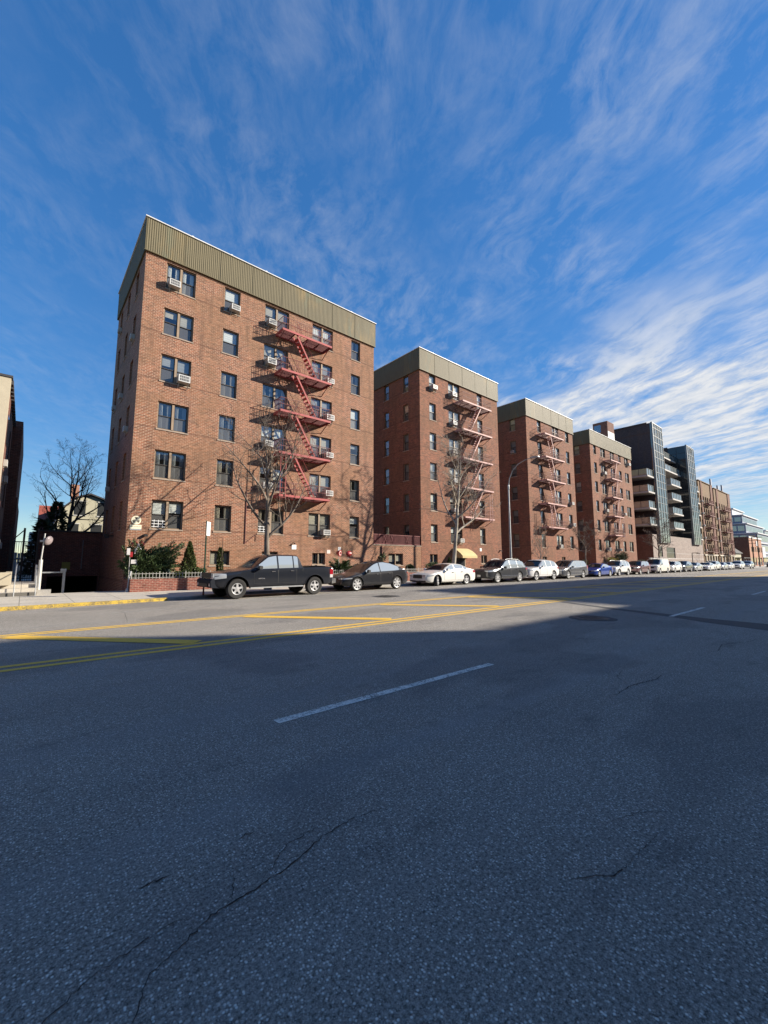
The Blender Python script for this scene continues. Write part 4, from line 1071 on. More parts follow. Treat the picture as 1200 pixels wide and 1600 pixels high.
# ------------------------------------------------------------------ vehicles: lofted bodies with cut wheel arches
def lerp_tab(tab, x):
    if x <= tab[0][0]: return tab[0][1]
    for (a, b), (c, d) in zip(tab, tab[1:]):
        if x <= c: return b + (d-b)*(x-a)/(c-a)
    return tab[-1][1]
class Car:
    def __init__(s, top, belt, W, wheels, r, zb, nose=.80, tail=.90, tumble=.30, crown=.05, soft=.07, arch=.055):
        s.top_t, s.belt_t, s.W, s.wh, s.r, s.zb0 = top, belt, W, wheels, r, zb
        s.L = top[-1][0]; s.nose, s.tail, s.tumble, s.crown, s.soft, s.arch = nose, tail, tumble, crown, soft, arch
    def zt(s, x):
        n = 5; k = min(s.soft, x+.001, s.L-x+.001)
        return sum(lerp_tab(s.top_t, x + k*(i/n)) for i in range(-n, n+1))/(2*n+1)
    def w(s, x):
        h = s.W/2; a = min(1, x/.62); b = min(1, (s.L-x)/.5)
        return h*min(s.nose+(1-s.nose)*math.sin(a*PI/2)**.8, s.tail+(1-s.tail)*math.sin(b*PI/2)**.8)
    def zb(s, x): return s.zb0 + .10*max(0, 1-x/.35)**2 + .12*max(0, 1-(s.L-x)/.4)**2
    def section(s, x):
        zt, w, zb = s.zt(x), s.w(x), s.zb(x); zs = min(lerp_tab(s.belt_t, x), zt-.06); g = zt-zs
        wu = w-.07-s.tumble*max(0, g-.06); H = zs-zb
        pts = [(w*.5,zb),(w-.10,zb),(w-.025,zb+.06),(w-.006,zb+.28*H),(w,zb+.55*H),(w-.008,zb+.80*H),(w-.022,zs-.015),(w-.045,zs+.012)]
        ze = zt-.038-min(.05, .25*max(0, g-.06))
        for t in (.25,.5,.75,1.): pts.append((w-.045+(wu+.03-(w-.045))*t**1.12, zs+.012+(max(ze,zs+.014)-zs-.012)*t))
        c = s.crown*min(1., .5+g)
        for t in (.93,.8,.55,.28): pts.append((wu*t, zt-c*t*t))
        return pts, zt
    def side_y(s, x, z):
        p, _ = s.section(x); p = p[1:12]
        for (a, b), (c, d) in zip(p, p[1:]):
            if b <= z <= d and d > b: return a+(c-a)*(z-b)/(d-b)
        return p[-1][0] if z > p[-1][1] else p[0][0]
    def top_z(s, x, y):
        p, zt = s.section(x); p = p[11:]+[(0, zt)]; y = abs(y)
        for (a, b), (c, d) in zip(p, p[1:]):
            if c <= y <= a: return b+(d-b)*(a-y)/(a-c) if a > c else b
        return p[0][1]
    def body(s, mt, root, flare=None):
        n = 64; m = MB(); xs = sorted(set([s.L*(i/n) for i in range(n+1)] + [.02,.05,s.L-.05,s.L-.02])); rows = []
        for x in xs:
            p, zt = s.section(x)
            rows.append([(x, -a, b) for a, b in p] + [(x, 0, zt)] + [(x, a, b) for a, b in p[::-1]] )
        k = len(rows[0]); o = 0
        for r in rows: m.v += r
        for i in range(len(rows)-1):
            for j in range(k):
                a = i*k+j; b = i*k+(j+1) % k; m.f.append([a, a+k, b+k, b]); m.m.append(0)
        m.f.append(list(range(k))); m.m.append(0); q = (len(rows)-1)*k; m.f.append([q+j for j in range(k)][::-1]); m.m.append(0)
        me = m.mesh('body', [mt, M['rim_dark']])
        bm = bmesh.new(); bm.from_mesh(me); bmesh.ops.recalc_face_normals(bm, faces=bm.faces); bm.to_mesh(me); bm.free()
        o = link('body', me, None)
        c = MB(); R_ = s.r+s.arch; c.cur = 1
        for x in s.wh:
            for sg in (-1, 1):
                y0, y1 = sorted((sg*(s.W/2+.15), sg*(s.W/2-.36)))
                c.lathe([(0.001,y0),(R_,y0),(R_,y1),(.001,y1)], 40, (x, 0, s.r+.01), 'y')
        cme = c.mesh('cutter', [mt, M['rim_dark']])
        bm = bmesh.new(); bm.from_mesh(cme); bmesh.ops.remove_doubles(bm, verts=bm.verts, dist=.004); bmesh.ops.recalc_face_normals(bm, faces=bm.faces); bm.to_mesh(cme); bm.free()
        co = link('cutter', cme, None)
        md = o.modifiers.new('arches', 'BOOLEAN'); md.operation = 'DIFFERENCE'; md.solver = 'EXACT'; md.object = co
        dg = bpy.context.evaluated_depsgraph_get(); new = bpy.data.meshes.new_from_object(o.evaluated_get(dg))
        o.modifiers.clear(); o.data = new; bpy.data.objects.remove(co); bpy.data.meshes.remove(me); bpy.data.meshes.remove(cme)
        new.name = 'body'
        new.polygons.foreach_set('use_smooth', [True]*len(new.polygons)); new.set_sharp_from_angle(angle=R(34))
        o.parent = root
        return o
    # panels that follow the body surface -------------------------------------------------
    def side(s, name, mt, root, xa, xb, lo, hi, off=.004, nx=14, nz=4, both=True, thick=False, parent=None):
        res = []
        for sg in ((-1, 1) if both else (-1,)):
            m = MB(); rows = []
            for i in range(nx+1):
                x = xa+(xb-xa)*i/nx; a = lo(x) if callable(lo) else lo; b = hi(x) if callable(hi) else hi
                if b < a+.002: b = a+.002
                rows.append([(x, sg*(s.side_y(x, a+(b-a)*j/nz)+off), a+(b-a)*j/nz) for j in range(nz+1)])
            m.grid(rows); res.append(obj(name, m, mt, parent or root, smooth=50))
        return res
    def deck(s, name, mt, root, xa, xb, inset, off=.005, nx=10, ny=10):
        m = MB(); rows = []
        for i in range(nx+1):
            x = xa+(xb-xa)*i/nx; p, zt = s.section(x); h = p[11][0]-inset
            rows.append([(x, h*(2*j/ny-1), s.top_z(x, h*(2*j/ny-1))+off) for j in range(ny+1)])
        m.grid(rows); return obj(name, m, mt, root, smooth=60)
    def windows(s, root, spans, drop=.03, rise=.05, mt=None):
        for xa, xb in spans:
            def lo(x): return lerp_tab(s.belt_t, x)+drop
            def hi(x):
                p, zt = s.section(x); return min(p[11][1]+.004, zt-rise)
            # trim the ends where roof and belt meet
            xs = [xa+(xb-xa)*i/40 for i in range(41)]; ok = [x for x in xs if hi(x) > lo(x)+.02]
            if ok: s.side('side_window', M['car_glass'], root, ok[0], ok[-1], lo, hi, .005, 16, 5)
    def doors(s, root, paint, spans, z0, handles=True, chrome=False):
        gap = .011
        for (xa, xb) in spans:
            for sg in (-1, 1):
                m = MB(); rows = []
                def lo(x): return z0
                def hi(x): return lerp_tab(s.belt_t, x)-.004
                nx = 10; nz = 8
                def P(x, z, off): return (x, sg*(s.side_y(x, z)+off), z)
                rows = [[P(xa+gap+(xb-xa-2*gap)*i/nx, lo(0)+gap+(hi(xa+gap+(xb-xa-2*gap)*i/nx)-lo(0)-gap)*j/nz, .0055) for j in range(nz+1)] for i in range(nx+1)]
                m.grid(rows); m.cur = 1
                for x0, x1 in ((xa, xa+gap), (xb-gap, xb)):
                    m.grid([[P(x0, lo(0)+(hi(x0)-lo(0))*j/nz, .004) for j in range(nz+1)], [P(x1, lo(0)+(hi(x1)-lo(0))*j/nz, .004) for j in range(nz+1)]])
                m.grid([[P(xa+(xb-xa)*i/nx, lo(0), .004), P(xa+(xb-xa)*i/nx, lo(0)+gap, .004)] for i in range(nx+1)])
                d = obj('door', m, [paint, M['trim']], root, smooth=50)
                if handles:
                    x = xb-.24; z = hi(x)-.10; y = s.side_y(x, z); m = MB(); a, b = sorted((sg*(y+.007), sg*(y+.034)))
                    m.box(x-.09, x+.09, a, b, z-.016, z+.016); obj('handle', m, M['chrome'] if chrome else paint, d)
    def mirrors(s, root, x, mt):
        for sg in (-1, 1):
            z = lerp_tab(s.belt_t, x)+.07; y = s.side_y(x, z-.05); m = MB()
            def Y(a): return sg*(y+a)
            v = [(x,.02,-.05),(x+.06,.02,-.05),(x+.06,.02,-.01),(x,.02,-.01)]
            m.bar((x+.05, Y(-.02), z-.06), (x+.03, Y(.10), z-.02), .05, .04)
            pr = [(-.05,-.06),(.07,-.075),(.10,-.02),(.09,.075),(.0,.085),(-.055,.03)]
            a, b = sorted((Y(.075), Y(.235))); m.prism([(x+p, z+q+.02) for p, q in pr], a, b, 'y')
            o = obj('wing_mirror', m, mt, root)
            m = MB(); a, b = sorted((Y(.09), Y(.22))); m.box(x+.095, x+.104, a, b, z-.04, z+.085); obj('mirror_glass', m, M['car_glass'], o)
    def wheels(s, root, spokes, rim='rim', rw=.23, turn=None, rimr=.66):
        key = (round(s.r,2), spokes, rim)
        if key not in Car.WHEELS:
            r = s.r; m = MB(); h = rw/2; q = r*rimr
            m.lathe([(q,-h+.01),(q+.02,-h),(r-.03,-h+.004),(r-.006,-h+.03),(r,-h+.06),(r,h-.06),(r-.006,h-.03),(r-.03,h-.004),(q,h)], 32, ax='y')
            ty = m.mesh('tyre', M['tyre'], 40)
            m = MB(); m.lathe([(.0,.02),(q,.02),(q+.001,-h+.012)], 28, ax='y'); wl = m.mesh('wheel', M['rim_dark'], 40)
            m = MB(); m.lathe([(q+.001,-h+.008),(q-.006,-h-.002),(q-.03,-h+.004),(q-.035,-h+.03)], 28, ax='y')
            yo = -h+.006
            for i in range(spokes):
                t = 2*PI*i/spokes+.3; c, d = math.cos(t), math.sin(t); wd0, wd1 = (.05, .042) if spokes < 8 else (.022, .03)
                k = .16*r; e = q-.02
                def S(u, v, y): return (u*c-v*d, y, u*d+v*c)
                m.add([S(k,-wd0,yo),S(k,wd0,yo),S(e,wd1,yo),S(e,-wd1,yo),S(k,-wd0,yo+.04),S(k,wd0,yo+.04),S(e,wd1,yo+.05),S(e,-wd1,yo+.05)], [(0,1,2,3),(0,4,5,1),(3,2,6,7),(1,5,6,2),(0,3,7,4)])
            m.lathe([(0,yo-.008),(.05,yo-.006),(.20*r,yo-.002),(.22*r,yo+.03)], 16, ax='y')
            rm = m.mesh('rim', M[rim], 35)
            Car.WHEELS[key] = (wl, ty, rm)
        wl, ty, rm = Car.WHEELS[key]
        for i, x in enumerate(s.wh):
            for sg in (-1, 1):
                rz = 0 if sg < 0 else PI
                if i == 0 and turn: rz += R(turn)
                w = link('wheel', wl, root, (x, sg*(s.W/2-rw/2-.02), s.r), rz); link('tyre', ty, w); link('rim', rm, w)
    def arches(s, root, mt, wd=.05):
        for x in s.wh:
            for sg in (-1, 1):
                m = MB(); A, B, C = [], [], []
                for i in range(25):
                    t = -.12+(PI+.24)*i/24; ri = s.r+s.arch-.004; ro = ri+wd; cx, sx = math.cos(t), math.sin(t)
                    def P(q, off): X = x+q*cx; Z = max(s.r+.01+q*sx, s.zb0+.02); return (X, sg*(s.side_y(min(max(X,0),s.L), Z)+off), Z)
                    A.append((P(ri,0)[0], sg*(s.W/2-.12), P(ri,0)[2])); B.append(P(ri,.016)); C.append(P(ro,.012))
                m.grid([A, B, C]); obj('wheel_arch_trim', m, mt, root, smooth=40)
    def front(s, root, grille, plate=True, low=None, gm='trim', bars='trim'):
        y, z0, z1 = grille; m = MB(); m.box(-.018, .03, -y, y, z0, z1); g = obj('grille', m, M[gm], root)
        m = MB()
        for i in range(1, 5): z = z0+(z1-z0)*i/5; m.box(-.023, -.0185, -y+.02, y-.02, z-.004, z+.004)
        m.box(-.026, -.0185, -y-.01, y+.01, z1, z1+.014); m.box(-.024, -.0185, -.06, .06, (z0+z1)/2-.045, (z0+z1)/2+.045)
        obj('grille_bars', m, M[bars], g)
        if low: m = MB(); m.box(-.014, .04, -low[0], low[0], low[1], low[2]); obj('lower_intake', m, M['trim'], root)
        if plate: m = MB(); zz = plate if plate is not True else z0-.14; m.box(-.034, -.019, -.155, .155, zz-.075, zz+.075); obj('licence_plate', m, M['plate'], root)
    def lamps(s, root, hx, hz, tx, tz, hm='lamp_clear', sl=.45):
        (xa, xb), (za, zb) = hx, hz
        s.side('headlamp', M[hm], root, xa, xb, lambda x: za+(zb-za)*sl*(x-xa)/(xb-xa), lambda x: zb-(zb-za)*.12*(x-xa)/(xb-xa), .006, 10, 3)
        for sg in (-1, 1):
            m = MB(); yo = s.w(0)-.01; a, b = sorted((sg*(yo-.30), sg*yo)); m.box(-.016, .02, a, b, za+.01, zb-.01); obj('headlamp', m, M[hm], root)
        (xa, xb), (za, zb) = tx, tz
        s.side('tail_lamp', M['lamp_red'], root, xa, xb, za, zb, .006, 8, 4)
        for sg in (-1, 1):
            m = MB(); yo = s.w(s.L)-.01; a, b = sorted((sg*(yo-.28), sg*yo)); m.box(s.L-.02, s.L+.012, a, b, za+.02, zb-.02); obj('tail_lamp', m, M['lamp_red'], root)
    def rails(s, root, xa, xb, mt):
        for sg in (-1, 1):
            m = MB(); P = []
            for i in range(9):
                x = xa+(xb-xa)*i/8; p, zt = s.section(x); y = p[12][0]-.05; P.append((x, sg*y, s.top_z(x, y)+(.05 if 0 < i < 8 else .0)))
            m.path(P, .018, 6); obj('roof_rail', m, mt, root)
    def sill(s, root, mt, z0, z1, off=.006):
        a, b = s.wh; s.side('sill_trim', mt, root, a+s.r+.09, b-s.r-.09, z0, z1, off, 8, 2)
Car.WHEELS = {}
KERBSIDE = 'cars parked along the kerb'
def place(car, x, ynear, label, cat, name='parked_car', group=KERBSIDE):
    return thing(name, label, cat, (x, ynear+car.W/2, .002), 0, group)

def pickup():
    c = Car([(0,.98),(.06,1.08),(.5,1.17),(1.5,1.27),(1.62,1.30),(2.42,1.86),(2.75,1.925),(3.75,1.925),(3.98,1.88),(4.12,1.37),(4.16,1.345),(5.78,1.36),(5.85,1.34)],
        [(0,.98),(1.2,1.16),(1.6,1.22),(4.1,1.27),(5.85,1.29)], 2.03, (.98,4.80), .425, .47, nose=.86, tail=.97, tumble=.26, soft=.05, arch=.10)
    t = place(c, 6.07, 17.86, 'dusty dark blue grey pickup truck with chrome wheels, first in the parked row', 'pickup truck', 'pickup_truck')
    p = carpaint('dark_blue_grey_paint', (.010,.013,.020), .1, .07, .12); c.body(p, t)
    c.deck('windscreen', M['windscreen'], t, 1.70, 2.50, .08); c.deck('rear_window', M['windscreen'], t, 3.96, 4.08, .12)
    c.windows(t, [(1.95,2.82),(2.90,3.62),(3.68,3.90)], .035, .07)
    c.doors(t, p, [(1.72,2.86),(2.86,3.80)], .62, chrome=True)
    for sg in (-1, 1):
        m = MB(); m.bar((1.9, sg*(c.side_y(2.3,.86)+.012), .84), (2.2, sg*(c.side_y(2.3,.86)+.012), .84), .012, .045); obj('chrome_badge', m, M['chrome'], t)
        m = MB(); a, b = sorted((sg*.86, sg*1.04)); m.box(1.55, 4.15, a, b, .42, .47); m.bar((1.9,sg*.8,.44),(1.9,sg*.95,.44),.05,.05); obj('side_step', m, M['galv'], t)
        m = MB(); a, b = sorted((sg*(c.side_y(4.0,1.2)+.003), sg*(c.side_y(4.0,1.2)+.006))); m.box(4.115, 4.135, a, b, .6, 1.30); obj('bed_gap', m, M['trim'], t)
    m = MB(); m.box(4.25, 5.72, -.84, .84, 1.368, 1.372); obj('truck_bed', m, M['rim_dark'], t)
    m = MB(); m.prism([(5.80,.50),(6.02,.52),(6.04,.72),(5.98,.76),(5.80,.76)], -.98, .98, 'y'); obj('rear_bumper', m, M['chrome'], t)
    m = MB(); m.prism([(-.10,.50),(.5,.46),(.5,.80),(-.04,.86),(-.12,.78)], -.90, .90, 'y'); obj('front_bumper', m, M['bumper'], t)
    m = MB(); m.box(-.135, -.10, -.55, .55, .52, .66); obj('bumper_intake', m, M['trim'], t)
    m = MB()
    for sg in (-1, 1): m.lathe([(.0,-.125),(.065,-.122),(.07,-.09)], 12, (0, sg*.74, .62), 'x')
    obj('fog_lamp', m, M['lamp_clear'], t)
    c.front(t, (.62,.90,1.10), False, gm='trim', bars='trim'); c.lamps(t, (.03,.50), (.84,1.10), (5.66,5.84), (.92,1.22), sl=.2)
    for sg in (-1, 1):
        m = MB(); a, b = sorted((sg*(c.side_y(5.7,.80)+.004), sg*(c.side_y(5.7,.80)+.012))); m.box(5.66, 5.83, a, b, .80, .95); obj('reverse_lamp', m, M['orn_white'], t)
    m = MB(); m.box(6.041, 6.05, -.155, .155, .56, .70); obj('licence_plate', m, M['plate'], t)
    c.mirrors(t, 1.92, M['trim']); c.wheels(t, 5, 'rim', .26, rimr=.58); c.arches(t, p, .035)
pickup()
def crossover():
    c = Car([(0,.60),(.06,.70),(.5,.86),(1.15,.99),(1.25,1.02),(2.1,1.48),(2.5,1.605),(2.85,1.625),(3.4,1.55),(4.0,1.36),(4.4,1.19),(4.62,1.11),(4.72,1.06),(4.76,.95)],
        [(0,.75),(1.0,.90),(1.3,.95),(3.6,1.04),(4.3,1.10),(4.76,1.08)], 1.92, (.88,3.78), .365, .27, nose=.78, tail=.84, tumble=.42, soft=.09)
    t = place(c, 12.92, 18.32, 'dark grey rounded electric crossover with white spoked wheels, behind the pickup', 'car')
    p = carpaint('black_grey_paint', (.020,.021,.025), .2, .04, .2); c.body(p, t)
    c.deck('windscreen', M['windscreen'], t, 1.22, 2.30, .07); c.deck('glass_roof', M['windscreen'], t, 2.42, 3.3, .10); c.deck('rear_window', M['windscreen'], t, 3.45, 4.35, .10)
    c.windows(t, [(1.5,2.48),(2.56,3.95)], .03, .05); c.doors(t, p, [(1.38,2.52),(2.52,3.42)], .42, chrome=True)
    c.lamps(t, (.05,.58), (.62,.72), (4.62,4.75), (.90,.97)); c.front(t, (.55,.36,.46), .58)
    c.mirrors(t, 1.55, M['trim']); c.wheels(t, 7, 'rim', rimr=.76); c.arches(t, M['galv'] if False else p, .045); c.sill(t, M['trim'], .275, .36)
    m = MB(); 
    for sg in (-1, 1):
        P = [(x, sg*(c.side_y(x, lerp_tab(c.belt_t, x)+.015)+.008), lerp_tab(c.belt_t, x)+.015) for x in [1.45+.1*i for i in range(26)]]
        m.path(P, .008, 4)
    obj('window_trim', m, M['trim'], t)
crossover()
def saloon():
    c = Car([(0,.60),(.05,.71),(.45,.83),(1.35,.98),(1.5,1.02),(2.25,1.37),(2.6,1.46),(3.05,1.475),(3.55,1.41),(4.25,1.13),(4.7,1.08),(4.93,1.04),(5.0,.92)],
        [(0,.72),(1.0,.86),(1.5,.94),(4.3,1.02),(5,1.0)], 1.86, (.93,3.90), .345, .22, nose=.80, tail=.86, tumble=.40, soft=.08)
    t = place(c, 19.60, 18.62, 'white four door saloon with its front wheel turned to the road', 'car')
    p = carpaint('pearl_white_paint', (.70,.685,.63), 0., .05); c.body(p, t)
    c.deck('windscreen', M['windscreen'], t, 1.50, 2.42, .07); c.deck('rear_window', M['windscreen'], t, 3.5, 4.2, .10)
    c.windows(t, [(1.8,2.62),(2.70,3.58),(3.62,3.98)], .03, .055); c.doors(t, p, [(1.55,2.66),(2.66,3.60)], .36, chrome=True)
    c.lamps(t, (.05,.62), (.60,.74), (4.6,4.97), (.82,.98)); c.front(t, (.40,.50,.72), .42, (.70,.26,.36), 'trim')
    for sg in (-1, 1): m = MB(); m.lathe([(0,.03),(.05,.032),(.055,.06)], 10, (0, sg*.62, .42), 'x'); obj('fog_lamp', m, M['lamp_clear'], t)
    c.mirrors(t, 1.78, p); c.wheels(t, 5, 'rim', rimr=.70, turn=28); c.sill(t, p, .23, .33, .02)
saloon()
def suv(key, top, belt, W, wh, r, zb, x, yn, label, paint, wins, doors, wsx, lampz, tailz, spokes=5, rim='rim', rails=None, cladding=None, grille=(.5,.62,.85), plate=True, nose=.84, cat='car', tumble=.30, name='parked_car', dirt=None, rear=None, rearx=None):
    c = Car(top, belt, W, wh, r, zb, nose=nose, tail=.93, tumble=tumble, soft=.07)
    t = place(c, x, yn, label, cat, name); p = paint; c.body(p, t)
    c.deck('windscreen', M['windscreen'], t, wsx[0], wsx[1], .07)
    c.windows(t, wins, .03, .06); c.doors(t, p, doors, zb+.16)
    if rearx: c.deck('rear_window', M['windscreen'], t, rearx[0], rearx[1], .12)
    c.lamps(t, (.03,.5), lampz, (c.L-.35,c.L-.03), tailz); c.front(t, grille, plate, (W*.36, zb+.02, zb+.16))
    c.mirrors(t, wins[0][0]+.02, p if cladding is None else M['trim']); c.wheels(t, spokes, rim, rimr=.70)
    if cladding: c.arches(t, cladding, .055); c.sill(t, cladding, zb+.005, zb+.12)
    if rails: c.rails(t, rails[0], rails[1], M['galv'])
    return c, t
P = {k: carpaint(k+'_paint', v, mm, .05) for k, v, mm in (('graphite',(.06,.063,.068),.35),('white',(.72,.71,.68),0.),('silver_grey',(.15,.155,.165),.4),('blue',(.012,.055,.30),.35),('maroon',(.17,.085,.09),.4),
     ('van_white',(.68,.66,.60),0.),('silver',(.45,.46,.47),.45),('black',(.012,.012,.014),.2),('dark_grey',(.045,.048,.055),.35))}
big = lambda L, H: [(0,.78),(.05,.95),(.45,1.05),(1.35,1.13),(1.5,1.17),(2.2,H-.14),(2.5,H-.03),(3.1,H),(L-.9,H-.06),(L-.55,H-.14),(L-.15,1.18),(L-.04,1.05),(L,.85)]
c, t = suv('tx', big(5.17,1.78), [(0,.86),(1.4,1.03),(4.4,1.12),(5.17,1.1)], 1.99, (.98,3.93), .40, .30, 25.88, 18.38,
    'dark grey large SUV with roof rails and silver lower door trim, behind the white saloon', P['graphite'], [(1.75,2.72),(2.80,3.72),(3.80,4.62)], [(1.55,2.76),(2.76,3.74)], (1.48,2.36), (.80,.93), (.95,1.10), 10, rails=(2.5,4.5), grille=(.62,.42,.84), plate=.52, rearx=(4.66,5.0))
c.side('chrome_strip', M['chrome'], t, 1.5, 3.8, .50, .545, .012, 8, 1)
suv('gc', big(4.82,1.76), [(0,.88),(1.3,1.05),(4.0,1.14),(4.82,1.12)], 1.94, (.92,3.83), .385, .31, 31.62, 18.5,
    'white SUV with dark windscreen beside the curved street lamp', P['white'], [(1.7,2.6),(2.68,3.5),(3.58,4.25)], [(1.5,2.64),(2.64,3.55)], (1.45,2.34), (.80,.92), (.95,1.10), 5, rails=None, grille=(.45,.70,.90), rearx=(4.3,4.64))
c, t = suv('mv', [(0,.70),(.05,.85),(.5,.99),(1.1,1.08),(1.2,1.12),(2.2,1.62),(2.55,1.72),(3.2,1.75),(4.5,1.70),(4.75,1.58),(5.05,1.15),(5.15,.9)], [(0,.8),(1.2,.98),(3,1.04),(5.15,1.14)], 1.99, (.98,3.98), .365, .24, 37.15, 18.5,
    'silver grey minivan with dark bonnet, third block row of the kerb', P['silver_grey'], [(1.55,2.5),(2.58,3.62),(3.7,4.7)], [(1.5,2.54),(2.54,3.66)], (1.22,2.4), (.72,.86), (.9,1.2), 5, grille=(.55,.45,.72), cat='minivan', rearx=(4.72,5.0))
t['label'] = 'silver grey minivan with sliding side door, between the white SUV and the bright blue car'
suv('bl', [(0,.58),(.05,.68),(.5,.80),(1.2,.93),(1.35,.97),(2.1,1.30),(2.45,1.39),(2.8,1.40),(3.3,1.30),(4.0,1.04),(4.35,1.0),(4.48,.88)], [(0,.7),(1.2,.88),(4,.98),(4.48,.96)], 1.80, (.90,3.60), .33, .2, 44.15, 18.62,
    'bright blue low two door coupe', P['blue'], [(1.62,2.55),(2.62,3.4)], [(1.42,2.7)], (1.34,2.24), (.58,.68), (.78,.9), 5, grille=(.45,.48,.58), rearx=(3.3,3.95), tumble=.4)
box = lambda L, H: [(0,.72),(.05,.92),(.4,1.0),(1.1,1.06),(1.22,1.10),(1.85,H-.12),(2.1,H-.02),(2.7,H),(L-.6,H-.04),(L-.35,H-.12),(L-.1,1.12),(L,.9)]
suv('rv', box(4.35,1.70), [(0,.82),(1.2,1.0),(4.35,1.06)], 1.80, (.80,3.36), .355, .30, 49.5, 18.66,
    'white boxy older SUV with grey lower trim, in front of the yellow and green bushes', P['white'], [(1.45,2.2),(2.28,3.1),(3.2,3.85)], [(1.3,2.24),(2.24,3.15)], (1.2,2.0), (.78,.9), (.9,1.15), 5, cladding=M['trim'], rails=(2.1,3.7), grille=(.42,.72,.88), rearx=(3.98,4.22))
suv('cr', box(4.5,1.68), [(0,.82),(1.2,.98),(4.5,1.08)], 1.80, (.86,3.48), .345, .26, 56.0, 18.7,
    'dusty maroon small SUV ahead of the white van', P['maroon'], [(1.45,2.25),(2.33,3.2),(3.3,4.0)], [(1.3,2.29),(2.29,3.25)], (1.2,2.0), (.76,.9), (.9,1.25), 5, grille=(.42,.66,.82), rearx=(4.1,4.36))
c, t = suv('va', [(0,.75),(.05,.98),(.4,1.08),(.95,1.18),(1.05,1.22),(1.75,1.82),(2.05,1.92),(2.6,1.95),(4.7,1.95),(4.95,1.92),(5.08,1.5),(5.1,.9)], [(0,.9),(1.2,1.12),(5.1,1.2)], 1.92, (.92,3.95), .345, .26, 62.75, 18.6,
    'white high roofed cargo van, the tallest vehicle of the parked row', P['van_white'], [(1.45,2.25)], [(1.2,2.35)], (1.05,1.9), (.82,1.02), (1.0,1.5), 5, grille=(.5,.7,.92), cat='van', name='cargo_van', tumble=.16, rearx=(4.96,5.06))
m = MB(); m.box(1.6, 4.6, -.5, -.44, 1.98, 2.04); m.box(1.6, 4.6, .44, .5, 1.98, 2.04)
for x in (1.9,3.,4.2): m.box(x, x+.06, -.7, .7, 2.041, 2.09)
obj('roof_rack', m, M['white_metal'], t)
sed = lambda L, H: [(0,.6),(.05,.72),(.45,.84),(1.25,.97),(1.4,1.0),(2.1,H-.1),(2.45,H-.01),(2.9,H),(3.4,H-.07),(L-.75,1.08),(L-.2,1.04),(L,.9)]
def later(kind, x, label, paint, L, H, yn=18.6):
    if kind == 'sedan': suv('x', sed(L,H), [(0,.72),(1.2,.88),(L,1.0)], 1.83, (.92,L-1.1), .335, .21, x, yn, label, paint, [(1.65,2.45),(2.53,3.4)], [(1.45,2.49),(2.49,3.4)], (1.4,2.3), (.6,.72), (.8,.95), 5, grille=(.42,.5,.66), tumble=.4, rearx=(L-1.5,L-.85))
    else: suv('x', big(L,H) if L > 4.6 else box(L,H), [(0,.82),(1.2,1.0),(L,1.08)], 1.86, (.9,L-1.0), .36, .28, x, yn, label, paint, [(1.55,2.3),(2.38,3.2),(3.3,L-.6)], [(1.4,2.34),(2.34,3.25)], (1.42,2.25) if L > 4.6 else (1.2,2.0), (.78,.9), (.95,1.15), 5, grille=(.45,.64,.84))
later('suv', 69.0, 'white small SUV just behind the white cargo van', P['white'], 4.4, 1.64)
later('suv', 74.2, 'dark grey SUV with bright sunlit side, parked before the stone podium', P['dark_grey'], 4.7, 1.68)
later('sedan', 80.0, 'silver saloon half hidden by the dark grey SUV before the stone podium', P['silver'], 4.7, 1.45)
later('sedan', 86.2, 'white low saloon with dark windscreen, below the second glass tower', P['white'], 4.8, 1.44, 18.2)
later('suv', 92.3, 'white SUV behind the low white saloon, below the second glass tower', P['van_white'], 4.7, 1.70)
later('sedan', 98.3, 'silver saloon parked before the nearer tan brown block', P['silver'], 4.6, 1.46)
later('sedan', 103.8, 'white saloon parked before the nearer tan brown block', P['white'], 4.6, 1.46)
later('suv', 109.3, 'pale SUV with dark bonnet parked between the two tan brown blocks', P['white'], 4.8, 1.74, 17.9)
later('suv', 119.5, 'silver grey SUV, last clear car of the parked row, before the far tan block', P['silver'], 4.7, 1.72, 17.9)
later('suv', 158., 'small dark car far down the avenue near the orange brick building', P['black'], 4.6, 1.68, 18.5)
later('sedan', 168., 'distant red car far down the avenue near the orange brick building', carpaint('red_paint', (.35,.03,.03), .2), 4.6, 1.45, 18.5)
# ------------------------------------------------------------------ planters, plants, trees, street furniture
def planter(x0, x1, label, fl, y=23.45):
    t = thing('planter_wall', label, 'planter', (x0, y, WALK), 0, 'low brick planters along the pavement'); W = x1-x0; H = .62
    m = MB(); m.box(0, W, 0, .22, -.02, H); m.box(0, .22, .2205, FACADE-y-.01, -.02, H); m.box(W-.22, W, .2205, FACADE-y-.01, -.02, H); obj('wall', m, M['brick_low'], t)
    m = MB(); m.box(.221, W-.221, .221, FACADE-y-.012, .1, H-.08); obj('soil', m, M['soil'], t)
    f = thing('picket_fence', fl, 'fence', (x0, y+.11, WALK+H+.002), 0, 'picket fences on the planters')
    m = MB(); m.bar((0.05,0,.05), (W-.05,0,.05), .02, .02); m.bar((.05,0,.25), (W-.05,0,.25), .02, .02); m.bar((.05,0,.05), (.05,1.6,.05), .02, .02); obj('rails', m, M['fence_metal'], f)
    m = MB(); n = int(W/.155)
    for i in range(n+1): u = .05+(W-.1)*i/n; m.bar((u,-.01,.0), (u,-.01,.31+(.05 if i % 8 == 0 else 0)), .018 if i % 8 else .03, .016)
    obj('pickets', m, M['fence_metal'], f)
planter(4.0, 13.2, 'low red brick planter at the foot of the nearest block, from the ramp to the pickup', 'white grey picket fence on the planter by the ramp, in front of the big yew')
planter(15.2, 20.6, 'low red brick planter behind the dark crossover', 'pale picket fence on the planter behind the dark crossover')
